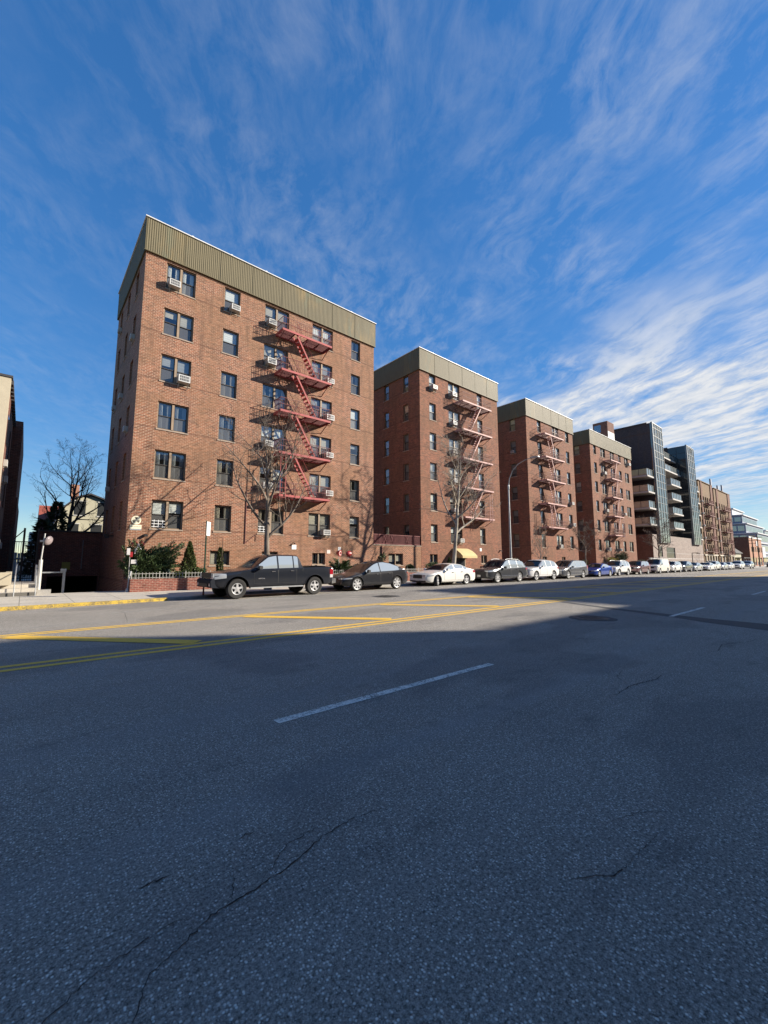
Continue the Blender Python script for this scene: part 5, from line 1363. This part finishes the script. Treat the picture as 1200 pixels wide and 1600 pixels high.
planter(21.2, 29.3, 'low red brick planter between the crossover and the white saloon', 'pale picket fence beneath the round clipped bush')
planter(34.0, 38.2, 'low red brick planter right of the yellow awning', 'pale picket fence right of the yellow awning')
planter(44.2, 55.2, 'low red brick planter at the foot of the third block', 'pale picket fence at the foot of the third block')
planter(61.2, 75.6, 'low red brick planter at the foot of the fourth block', 'pale picket fence at the foot of the fourth block')
SOIL = WALK+.54
def leaf(m, p, d, ln, wd, rnd):
    d = Vector(d).normalized(); s = d.cross(Vector((rnd.gauss(0,1), rnd.gauss(0,1), rnd.gauss(0,1))))
    if s.length < 1e-4: return
    s = s.normalized()*wd/2; p = Vector(p); m.add([p-s*.5, p+d*ln*.5-s, p+d*ln, p+d*ln*.5+s], [(0,1,2,3)])
def crown(m, c, rad, n, ln, wd, rnd, lobes=None, up=.3, shell=.35):
    """leaf-sized faces spread through overlapping lobes"""
    lobes = lobes or [(0,0,0,1.)]
    for i in range(n):
        lx, ly, lz, ls = rnd.choice(lobes); v = Vector((rnd.gauss(0,1), rnd.gauss(0,1), rnd.gauss(0,1))).normalized()
        r = (shell+(1-shell)*rnd.random())*ls*rnd.uniform(.85,1.08)
        p = Vector(c)+Vector(((lx+v.x*r)*rad[0], (ly+v.y*r)*rad[1], (lz+v.z*r)*rad[2]))
        leaf(m, p, v+Vector((rnd.gauss(0,.5), rnd.gauss(0,.5), up+rnd.gauss(0,.4))), ln*rnd.uniform(.6,1.3), wd*rnd.uniform(.7,1.3), rnd)
def lob(rnd, k, sp=.6, s=(.35,.6)): return [(rnd.uniform(-sp,sp), rnd.uniform(-sp,sp), rnd.uniform(-sp,sp), rnd.uniform(*s)) for _ in range(k)]
def bush(label, x, y, z, rad, mt, n, seed, ln=.09, wd=.05, lobes=8, cat='bush', name='bush', sp=.55, group=None):
    rnd = random.Random(seed); t = thing(name, label, cat, (x, y, z), 0, group); m = MB()
    crown(m, (0,0,rad[2]), rad, n, ln, wd, rnd, lob(rnd, lobes, sp), shell=.5); obj('foliage', m, M[mt], t)
    m = MB()
    for i in range(5): a = rnd.uniform(0, 6.3); m.path([(0,0,-.05), (.3*rad[0]*math.cos(a), .3*rad[1]*math.sin(a), rad[2]*.8), (.6*rad[0]*math.cos(a), .6*rad[1]*math.sin(a), rad[2]*1.5)], [.025,.018,.008], 5)
    obj('stems', m, M['bark'], t); return t
def spray_yew(label, x, y, z, n, reach, rise, lean, seed, name='spreading_yew', mt='yew', fan=(0, 6.28)):
    """arching sprays thick with needles, leaning to one side"""
    rnd = random.Random(seed); t = thing(name, label, 'shrub', (x, y, z)); m = MB(); st = MB()
    for i in range(n):
        a = rnd.uniform(*fan); L = rnd.uniform(.45, 1.)
        b = Vector((rnd.uniform(-.5,.5)*reach*.7, rnd.uniform(-.3,.3), 0)); e = Vector((math.cos(a)*reach*L*.75+lean*L, math.sin(a)*.62*L, rise*rnd.uniform(.35,1.)*L))
        pts = []; k = 12
        for j in range(k+1): u = j/k; pts.append(b+e*u+Vector((0,0,.22*math.sin(u*PI)*L - .10*u*u)))
        st.path(pts, [.014*(1-.8*j/k)+.002 for j in range(k+1)], 4)
        for j in range(1, k+1):
            d = (pts[j]-pts[j-1]).normalized()
            for q in range(17):
                p = pts[j-1].lerp(pts[j], rnd.random()); sd = Vector((rnd.gauss(0,1), rnd.gauss(0,1), rnd.gauss(0,.7))).normalized()
                ext = .10*(1.1-j/k)+.05
                leaf(m, p+sd*rnd.uniform(0,ext), d*1.3+sd*.9+Vector((0,0,.15)), rnd.uniform(.07,.15), .042, rnd)
    obj('foliage', m, M[mt], t); obj('stems', st, M['bark'], t); return t
def cone_tree(label, x, y, z, h, r, mt, n, seed, name='conical_shrub', lean=0., pw=.8):
    rnd = random.Random(seed); t = thing(name, label, 'shrub', (x, y, z)); m = MB()
    for i in range(n):
        u = rnd.random()**1.25; a = rnd.uniform(0, 6.283); prof = (1-u)**pw*min(1, (u+.08)*6)
        q = r*prof*(.55+.45*rnd.random()**.5)*(1+.16*math.sin(a*5+u*17)); p = Vector((q*math.cos(a)+lean*u, q*math.sin(a), .03+h*u*.97))
        leaf(m, p, (math.cos(a)*.5, math.sin(a)*.5, .9+rnd.gauss(0,.3)), rnd.uniform(.06,.13), .05, rnd)
    obj('foliage', m, M[mt], t); m = MB(); m.tube((0,0,-.05), (lean,0,h*.8), .03, .008, 6); obj('trunk', m, M['bark'], t); return t
spray_yew('big spreading yew with shaggy sprays leaning right, above the picket fence by the ramp', 4.62, 24.35, SOIL, 260, 1.5, 2.25, .55, 3)
bush('dark low yew mass under the big spreading yew sprays', 5.1, 24.3, SOIL-.05, (1.15,.6,.72), 'yew', 4200, 5, .10, .04)
cone_tree('dense cone shaped evergreen shrub between the big yew and the green sign pole', 6.93, 24.55, SOIL-.05, 2.05, .50, 'arbor', 4200, 6)
bush('low feathery green shrub at the foot of the cone shaped evergreen', 6.35, 24.1, SOIL-.05, (.45,.4,.28), 'arbor', 1500, 7)
bush('small grey green juniper just left of the cone shaped evergreen', 5.85, 24.2, SOIL-.05, (.35,.35,.30), 'juniper', 1100, 8)
bush('olive brown low shrub right of the cone shaped evergreen', 7.5, 24.2, SOIL-.05, (.42,.4,.36), 'arbor', 1300, 9)
cone_tree('tall thin columnar evergreen in front of the first basement window', 8.62, 24.6, SOIL-.05, 1.75, .17, 'arbor', 2000, 10, 'columnar_shrub', pw=.22)
t = thing('garden_stake', 'thin pale stake standing in the columnar evergreen', 'stake', (8.66, 24.45, SOIL)); m = MB(); m.tube((0,0,0), (.02,0,2.3), .02, None, 5); obj('pole', m, M['wood_pole'], t)
spray_yew('shaggy dark yew between the pickup and the crossover, under the red ornaments', 16.75, 24.2, SOIL-.1, 70, .95, 1.45, 0., 12)
bush('dark yew mass behind the nose of the crossover', 16.9, 24.3, SOIL-.1, (1.0,.55,.5), 'yew', 2600, 13, .09, .035)
bush('blue green juniper behind the crossover windscreen', 18.5, 24.3, SOIL, (.75,.5,.40), 'juniper', 1800, 14)
bush('thin shrub with broad dark leaves over the crossover roof', 20.6, 24.5, SOIL+.35, (.28,.25,.62), 'fir', 240, 15, .20, .08, 5)
bush('round clipped dark green bush above the picket fence, between crossover and white saloon', 23.4, 24.2, SOIL-.15, (.80,.62,.58), 'box', 4200, 16, .06, .04, 1, sp=.03)
bush('low dark rounded bush left of the yellow awning', 26.4, 24.35, SOIL-.1, (1.25,.55,.50), 'yew', 2900, 17, .08, .04, 5)
cone_tree('small cone shaped bush beside the yellow awning', 28.75, 24.7, SOIL-.1, 1.35, .42, 'arbor', 1600, 18)
bush('straw coloured ornamental grass over the dark grey SUV roof', 38.1, 24.3, SOIL, (1.0,.5,.62), 'tan_leaf', 1000, 19, .22, .03)
bush('straw coloured low shrub at the left foot of the third block', 45.2, 24.2, SOIL-.1, (.8,.5,.45), 'tan_leaf', 700, 30, .2, .03)
bush('golden leafed bush in front of the fourth block, left of the dark evergreen', 62.6, 23.9, SOIL-.2, (2.3,.7,.85), 'gold', 3000, 20, .13, .08, 12)
bush('large rounded dark evergreen bush in front of the fourth block', 66.6, 24.4, SOIL-.1, (2.4,.8,1.2), 'box', 4800, 21, .12, .07, 14)
bush('low dark hedge at the right foot of the fourth block', 73.5, 24.2, SOIL-.1, (2.3,.6,.65), 'yew', 2600, 22, .12, .06, 8)
bush('brown green shrub by the bare small tree at the third block corner', 54.3, 24.2, SOIL-.1, (.8,.5,.7), 'arbor', 900, 23, .11, .06)

# bare trees ------------------------------------------------------------------
def bare_tree(label, x, y, h, r0, fork, spread, seed, mt, n_main=5, lean=(0,0), levels=3, up=.35, dens=1., name='bare_tree', z=WALK, twig=.004, group='bare street trees', llen=1.):
    rnd = random.Random(seed); t = thing(name, label, 'tree', (x, y, z), 0, group); tr = MB(); br = MB(); tw = MB()
    pts = []; rads = []; n = 9; top = Vector((lean[0], lean[1], h*.80))
    for i in range(n+1):
        u = i/n; p = top*u; p += Vector((rnd.gauss(0,.035), rnd.gauss(0,.035), 0))*(u > 0)*h*.12; pts.append(p); rads.append(r0*(1-u)**.75*(1.25 if i == 0 else 1)+.012)
    tr.path(pts, rads, 9); 
    def trunk_at(u):
        k = min(n-1, int(u*n)); f = u*n-k; return pts[k].lerp(pts[k+1], f), rads[k]+(rads[k+1]-rads[k])*f
    def limb(p, d, L, r, lev):
        k = 7 if lev < 2 else 5; q = p.copy(); P_ = [q.copy()]; Rr = [r]; dd = d.normalized()
        for i in range(k):
            dd = (dd+Vector((rnd.gauss(0,.13), rnd.gauss(0,.13), rnd.gauss(0,.09)+up*.16))).normalized(); q = q+dd*(L/k); P_.append(q.copy()); Rr.append(max(twig*.7, r*(1-(i+1)/k*.82)))
        (br if lev == 0 else tw).path(P_, Rr, 6 if lev == 0 else (4 if lev == 1 else 3), False)
        if lev >= levels: return
        m = int((9, 7, 5, 3)[min(lev,3)]*dens*rnd.uniform(.8,1.2))
        for i in range(m):
            u = .22+.78*(i+rnd.random())/m; f = u*k; a = min(k-1, int(f)); b = P_[a].lerp(P_[a+1], f-a); dl = (P_[a+1]-P_[a]).normalized()
            s = Vector((rnd.gauss(0,1), rnd.gauss(0,1), rnd.gauss(0,.6))); s = (s-dl*s.dot(dl)).normalized()
            limb(b, dl*rnd.uniform(.5,1.)+s*rnd.uniform(.55,.95), L*rnd.uniform(.30,.55)*(1.1-.5*u), max(twig, Rr[a]*.55), lev+1)
    for i in range(n_main):
        u = fork+(1-fork)*(i/(n_main-.3))**.9; p, rr = trunk_at(min(u,.98)); a = 2.4*i+rnd.uniform(-.4,.4)
        limb(p, Vector((math.cos(a)*spread, math.sin(a)*spread*.9, rnd.uniform(.45,.95))), h*rnd.uniform(.36,.50)*llen*(1.15-.5*u), rr*.68, 0)
    limb(pts[-1], Vector((lean[0]*.1, 0, 1)), h*.2, rads[-1], 1)
    obj('trunk', tr, M[mt], t, smooth=60); b = obj('branches', br, M[mt], t, smooth=60); obj('twigs', tw, M[mt], b)
    return t
bare_tree('bare grey street tree with spreading crown rising behind the pickup cab', 9.95, 21.1, 9.9, .165, .34, .62, 41, 'bark', 12, (-.3,.1), 3, .45, .92, llen=1.1, twig=.006)
bare_tree('bare pale barked street tree leaning right beside the yellow awning', 24.95, 21.2, 12.6, .17, .36, .95, 52, 'bark_pale', 13, (1.7,.2), 3, .3, 1.0, llen=.82, twig=.0085)
bare_tree('small bare tree with dense pale twigs at the corner of the third block', 47.3, 21.0, 6.2, .085, .40, .85, 63, 'bark', 9, (.1,0), 3, .25, 1.1, twig=.010)
bare_tree('upright bare young tree before the third block facade', 43.5, 24.2, 5.4, .06, .15, .35, 64, 'bark_pale', 8, (0,0), 2, .8, 1.1, twig=.01)
bare_tree('bare street tree in front of the stone podium of the glass towers', 72.3, 21.2, 9.2, .13, .32, .85, 75, 'bark', 9, (.3,0), 3, .2, 1.0, twig=.014)
bare_tree('bare thin street tree by the far tan blocks', 118., 21.2, 8.5, .11, .3, .7, 76, 'bark', 7, (0,0), 2, .3, .9)
bare_tree('bare dark tree with broad round crown standing beyond the garage wall', 2.35, 45., 12.2, .22, .28, .72, 88, 'bark_dark', 13, (.8,0), 3, .45, 1.0, z=-.05, twig=.0055, group=None, llen=1.0)
def fir(label, x, y, h, r, n, seed):
    rnd = random.Random(seed); t = thing('evergreen_tree', label, 'tree', (x, y, -.05)); m = MB()
    for i in range(n):
        u = rnd.random(); a = rnd.uniform(0, 6.283); q = r*(1-u)**.7*(.35+.65*rnd.random())*(1+.25*math.sin(u*38)); p = Vector((q*math.cos(a), q*math.sin(a), .8+(h-.8)*u-q*.15))
        leaf(m, p, (math.cos(a), math.sin(a), .1+rnd.gauss(0,.3)), rnd.uniform(.2,.42), .12, rnd)
    obj('foliage', m, M['fir'], t); m = MB(); m.tube((0,0,0), (0,0,h*.9), .14, .03, 7); obj('trunk', m, M['bark_dark'], t)
fir('shaded evergreen beyond the garage wall, in front of the red roofed house', 1.75, 41., 6.2, 1.25, 2600, 91)
fir('dark evergreen behind the iron gate fence of the alley', .85, 39., 4.6, .9, 1700, 92)

# awning, signs, ornaments, lamps ----------------------------------------------
def awning():
    t = thing('yellow_awning', 'yellow canvas entrance awning on the second block, beside the pale tree', 'awning', (30.15, FACADE, 0)); W = 2.15
    m = MB(); prof = [(-.01,2.80),(-.25,2.74),(-.6,2.58),(-.95,2.34),(-1.2,2.10),(-1.2,1.90)]
    n = 8
    m.grid([[(W*i/n, y, z) for i in range(n+1)] for y, z in prof])
    for u in (0, W): m.poly([(u,y,z) for y, z in prof]+[(u,-.01,1.95)])
    obj('canopy', m, M['awning'], t)
    m = MB()
    for u in (.03, W/2, W-.03): m.path([(u,y+.015,z-.03) for y, z in prof[:-1]], .014, 5)
    m.bar((0,-1.17,2.07), (W,-1.17,2.07), .03, .03); obj('frame', m, M['galv'], t)
    d = thing('entrance_door', 'dark entrance door under the yellow awning', 'door', (30.45, FACADE-.06, WALK)); m = MB(); m.box(0, 1.5, 0, .05, 0, 2.05); f = obj('frame', m, M['frame_tan'], d)
    m = MB(); m.box(.1, 1.4, -.012, -.002, .1, 1.95); o = obj('door_leaf', m, M['dark_glass'], d)
awning()
def text_mesh(s, size):
    cu = bpy.data.curves.new('lettering', 'FONT'); cu.body = s; cu.size = size; cu.align_x = 'CENTER'; cu.align_y = 'CENTER'; cu.extrude = .001
    o = bpy.data.objects.new('lettering', cu); COL.objects.link(o); dg = bpy.context.evaluated_depsgraph_get()
    me = bpy.data.meshes.new_from_object(o.evaluated_get(dg)); bpy.data.objects.remove(o); bpy.data.curves.remove(cu); me.name = 'lettering'
    return me
def signs():
    t = thing('shelter_sign', 'weathered cream round trefoil sign above a panel on the nearest brick corner', 'sign', (4.42, FACADE-.004, 3.3))
    m = MB(); m.lathe([(0,-.014),(.225,-.014),(.235,-.008),(.235,0)], 28, (0,0,.48), 'y'); obj('disc', m, M['shelter_cream'], t)
    m = MB()
    for k in range(3):
        a = PI/2+k*2*PI/3; P_ = [(0,0)]
        c = (.115*math.cos(a), .115*math.sin(a))
        tri = [(c[0]+.095*math.cos(a+PI+q), c[1]+.095*math.sin(a+PI+q)) for q in (0, 2*PI/3, 4*PI/3)]
        m.poly([(px,-.017,.48+pz) for px, pz in tri])
    obj('trefoil', m, M['shelter_black'], t)
    m = MB(); m.box(-.27, .27, -.012, 0, .02, .23); m.cur = 1; m.box(-.27, .27, -.013, -.001, -.05, .018); p = obj('panel', m, [M['shelter_cream'], M['sign_grey']], t)
    me = text_mesh('FALLOUT SHELTER', .055); me.materials.append(M['shelter_black']); o = link('lettering', me, p, (0,-.0145,.125)); o.rotation_euler = (PI/2,0,0)
    def plate(x, z, w, h, label, mt='sign_white', rows=3, lamp=False, yb=FACADE):
        s = thing('wall_sign', label, 'sign', (x, yb-.004, z)); m = MB(); m.box(-w/2, w/2, -.015, 0, -h/2, h/2); obj('plate', m, M[mt], s)
        m = MB()
        rr = random.Random(int(x*100))
        for i in range(rows):
            zz = h/2-h*(i+.9)/(rows+.8); u = -w*.36
            while u < w*.34: e = u+rr.uniform(.02,.06); m.box(u, min(e,w*.38), -.017, -.0155, zz-h*.035, zz+h*.035); u = e+.02
        obj('faded_print', m, M['sign_grey'], s)
        if lamp: m = MB(); m.bar((-.04,0,h/2+.16), (-.04,-.12,h/2+.12), .03, .03); m.lathe([(.02,.14),(.08,.06)], 10, (-.04,-.14,h/2)); obj('lamp', m, M['black_iron'], s)
    plate(13.82, 2.55, .34, .30, 'white sign with small dark lamp above it, over the pickup cab', rows=2, lamp=True)
    plate(16.58, 2.28, .29, .25, 'faded pink sign beside the basement window, left of the red ornaments', 'sign_pink')
    plate(17.52, 2.50, .24, .28, 'white upper sign of the pair between the two red ornaments')
    plate(17.58, 2.14, .26, .21, 'pinkish lower sign of the pair between the two red ornaments', 'sign_pink')
    plate(34.44, 2.74, .3, .3, 'small white sign right of the yellow awning', rows=2)
    def ornament(x, y, z, label, ang):
        s = thing('bell_ornament', label, 'ornament', (x, y, SOIL-.05)); hz = z-SOIL+.05
        m = MB(); m.tube((0,0,0), (0,0,hz), .014, None, 5); obj('stake', m, M['galv'], s)
        m = MB(); m.lathe([(.0,-.20),(.07,-.19),(.13,-.13),(.17,-.02),(.21,.07),(.22,.10),(.19,.10),(.12,.06),(0,.05)], 20, (0,0,0)); b = obj('bell', m, M['orn_red'], s, (0,0,hz), smooth=40); b.rotation_euler = (R(95), 0, R(ang))
        m = MB(); m.lathe([(.11,.09),(.15,.105),(.11,.112)], 18); obj('ring', m, M['sign_pink'], b); m = MB(); m.lathe([(0,.06),(.05,.10),(0,.15)], 10); obj('clapper', m, M['orn_red'], b)
    ornament(16.35, 23.85, 2.16, 'red round bell ornament with pale ring, left of the two wall signs', 30)
    ornament(17.30, 24.1, 2.13, 'red bell ornament turned sideways, right of the two wall signs', 115)
    s = thing('bow_ornament', 'red and white bow ornament on a stick above the yew by the ramp', 'ornament', (4.32, 23.95, SOIL)); m = MB(); m.tube((0,0,0), (0,0,1.75), .014, None, 5); obj('stake', m, M['white_metal'], s)
    m = MB()
    for sg in (-1, 1): m.path([(0,0,1.75), (sg*.12,-.05,1.90), (sg*.24,0,1.80), (sg*.16,.05,1.70), (0,0,1.75)], [.02,.06,.07,.05,.02], 7)
    obj('bow', m, M['orn_red'], s, smooth=50); m = MB(); m.path([(-.02,-.03,1.74), (-.1,-.06,1.5), (-.14,-.03,1.3)], [.03,.05,.03], 5); m.path([(.02,-.03,1.74), (.12,-.06,1.52)], [.03,.04], 5); m.lathe([(0,-.07),(.06,0),(0,.07)], 8, (0,-.06,1.76)); obj('ribbon', m, M['orn_white'], s, smooth=50)
    s = thing('bow_ornament', 'small white and red ornament at the shaded corner above the ramp', 'ornament', (3.98, 23.9, SOIL-.1)); m = MB(); m.tube((0,0,-.4), (0,0,1.35), .014, None, 5); obj('stake', m, M['white_metal'], s)
    m = MB(); m.box(-.14, .0, -.02, .02, 1.35, 1.68); m.box(.06, .3, -.02, .02, .92, 1.12); obj('white_card', m, M['orn_white'], s); m = MB(); m.box(.0, .12, -.015, .025, 1.25, 1.5); obj('red_card', m, M['orn_red'], s)
    # parking sign
    s = thing('parking_sign', 'green pole with tall narrow white parking sign in front of the pickup', 'sign', (6.10, 19.32, WALK), R(43))
    m = MB(); m.box(-.03, .03, -.006, .006, 0, 3.28); m.box(-.03, -.02, -.03, -.0065, 0, 3.28); m.box(.02, .03, -.03, -.0065, 0, 3.28); pl = obj('pole', m, M['green_pole'], s); m = MB(); m.box(-.034, .034, -.034, .01, .0, .75); obj('pole_foot', m, M['fe_dark'], pl)
    m = MB(); m.box(-.03, .27, -.045, -.036, 2.62, 3.24); p = obj('sign_plate', m, M['sign_white'], s)
    m = MB(); rr = random.Random(4)
    for i, zz in enumerate((3.16,3.08,2.98,2.90,2.82,2.76)):
        u = .02
        while u < .22: e = u+rr.uniform(.02,.05); m.box(u, min(e,.24), -.0475, -.0455, zz-.018, zz+.018); u = e+.015
    obj('faded_print', m, M['sign_grey'], p); m = MB(); m.bar((.03,-.0465,2.68), (.21,-.0465,2.68), .002, .025); m.poly([(0,-.0468,2.68),(.05,-.0468,2.71),(.05,-.0468,2.65)]); obj('arrow', m, M['sign_red'], p)
signs()
def street_lamp(x, y, label, hp=8.1):
    t = thing('street_lamp', label, 'street lamp', (x, y, WALK))
    m = MB(); m.lathe([(.19,0),(.19,.5),(.14,.62),(.12,.8)], 8); obj('base', m, M['galv'], t)
    m = MB(); m.path([(0,0,.5), (0,0,hp)], [.115,.07], 8); m.lathe([(.09,0),(.10,.1),(.10,.35),(.09,.42)], 8, (0,0,hp-.3)); obj('pole', m, M['galv'], t, smooth=50)
    m = MB(); P_ = [(.0,0,hp), (.02,-.12,hp+.7), (.05,-.45,hp+1.35), (.08,-1.0,hp+1.85), (.10,-1.65,hp+2.1), (.12,-2.2,hp+2.18)]; m.path(P_, [.05,.045,.042,.04,.038,.035], 8); obj('arm', m, M['galv'], t, smooth=60)
    m = MB(); m.prism([(-.02,-.02),(-.35,-.05),(-.75,-.02),(-.75,.06),(-.3,.12),(0,.08)], -.13, .13, 'x'); obj('lamp_head', m, M['galv'], t, (.12,-2.2,hp+2.16))
street_lamp(32.3, 20.75, 'tall grey street lamp with curved arm between the second and third blocks')
t = thing('street_lamp', 'short dark lamp post before the stone podium of the glass towers', 'street lamp', (90.3, 21.3, WALK)); m = MB(); m.tube((0,0,0), (0,0,2.9), .07, .06, 7); m.box(-.05, .05, -.9, .0, 2.9, 3.0); obj('pole', m, M['black_iron'], t)
m = MB(); m.box(-.15, .15, -1.2, -.7, 2.82, 2.92); obj('lamp_head', m, M['black_iron'], t)
def wall_fittings():
    """conduits, cameras and floodlights fixed to the walls"""
    for x, z, lab in ((4.9,3.02,'tiny dark flood light under the trefoil sign'),(37.75,2.72,'small black wall lamp at the right edge of the second block'),(43.95,2.55,'small black wall lamp at the left edge of the third block')):
        t = thing('wall_lamp', lab, 'wall lamp', (x, FACADE-.003, z)); m = MB(); m.box(-.05, .05, -.05, 0, -.05, .05); obj('bracket', m, M['black_iron'], t); m = MB(); m.prism([(-.05,.03),(-.2,-.02),(-.2,-.10),(-.05,-.06)], -.08, .08, 'x'); obj('head', m, M['black_iron'], t)
    t = thing('wall_lamp', 'black flood lamp on the shaded side wall above the ramp', 'wall lamp', (3.997, 29.5, 3.1)); m = MB(); m.box(-.3, 0, -.05, .05, -.04, .04); m.box(-.45, -.25, -.2, .2, -.12, .1); obj('head', m, M['black_iron'], t)
    m = MB(); m.path([(10.4,FACADE-.03,2.7), (10.4,FACADE-.03,6.0), (10.75,FACADE-.03,6.2)], .028, 5); m.path([(11.1,FACADE-.03,2.9), (11.1,FACADE-.03,3.3), (10.4,FACADE-.03,2.72)], .02, 5)
    o = obj('drain_pipe', m, M['fe_brown'], None); tag(o, 'thin brown drain pipe on the nearest block left of the bare tree', 'pipe')
    m = MB(); m.path([(20.95+.6,FACADE-.05,0.5), (20.95+.6,FACADE-.05,2.8)], .05, 6); o = obj('drain_pipe', m, M['fe_brown'], None); tag(o, 'brown drain pipe on the courtyard wall under the dark red railing', 'pipe')
wall_fittings()
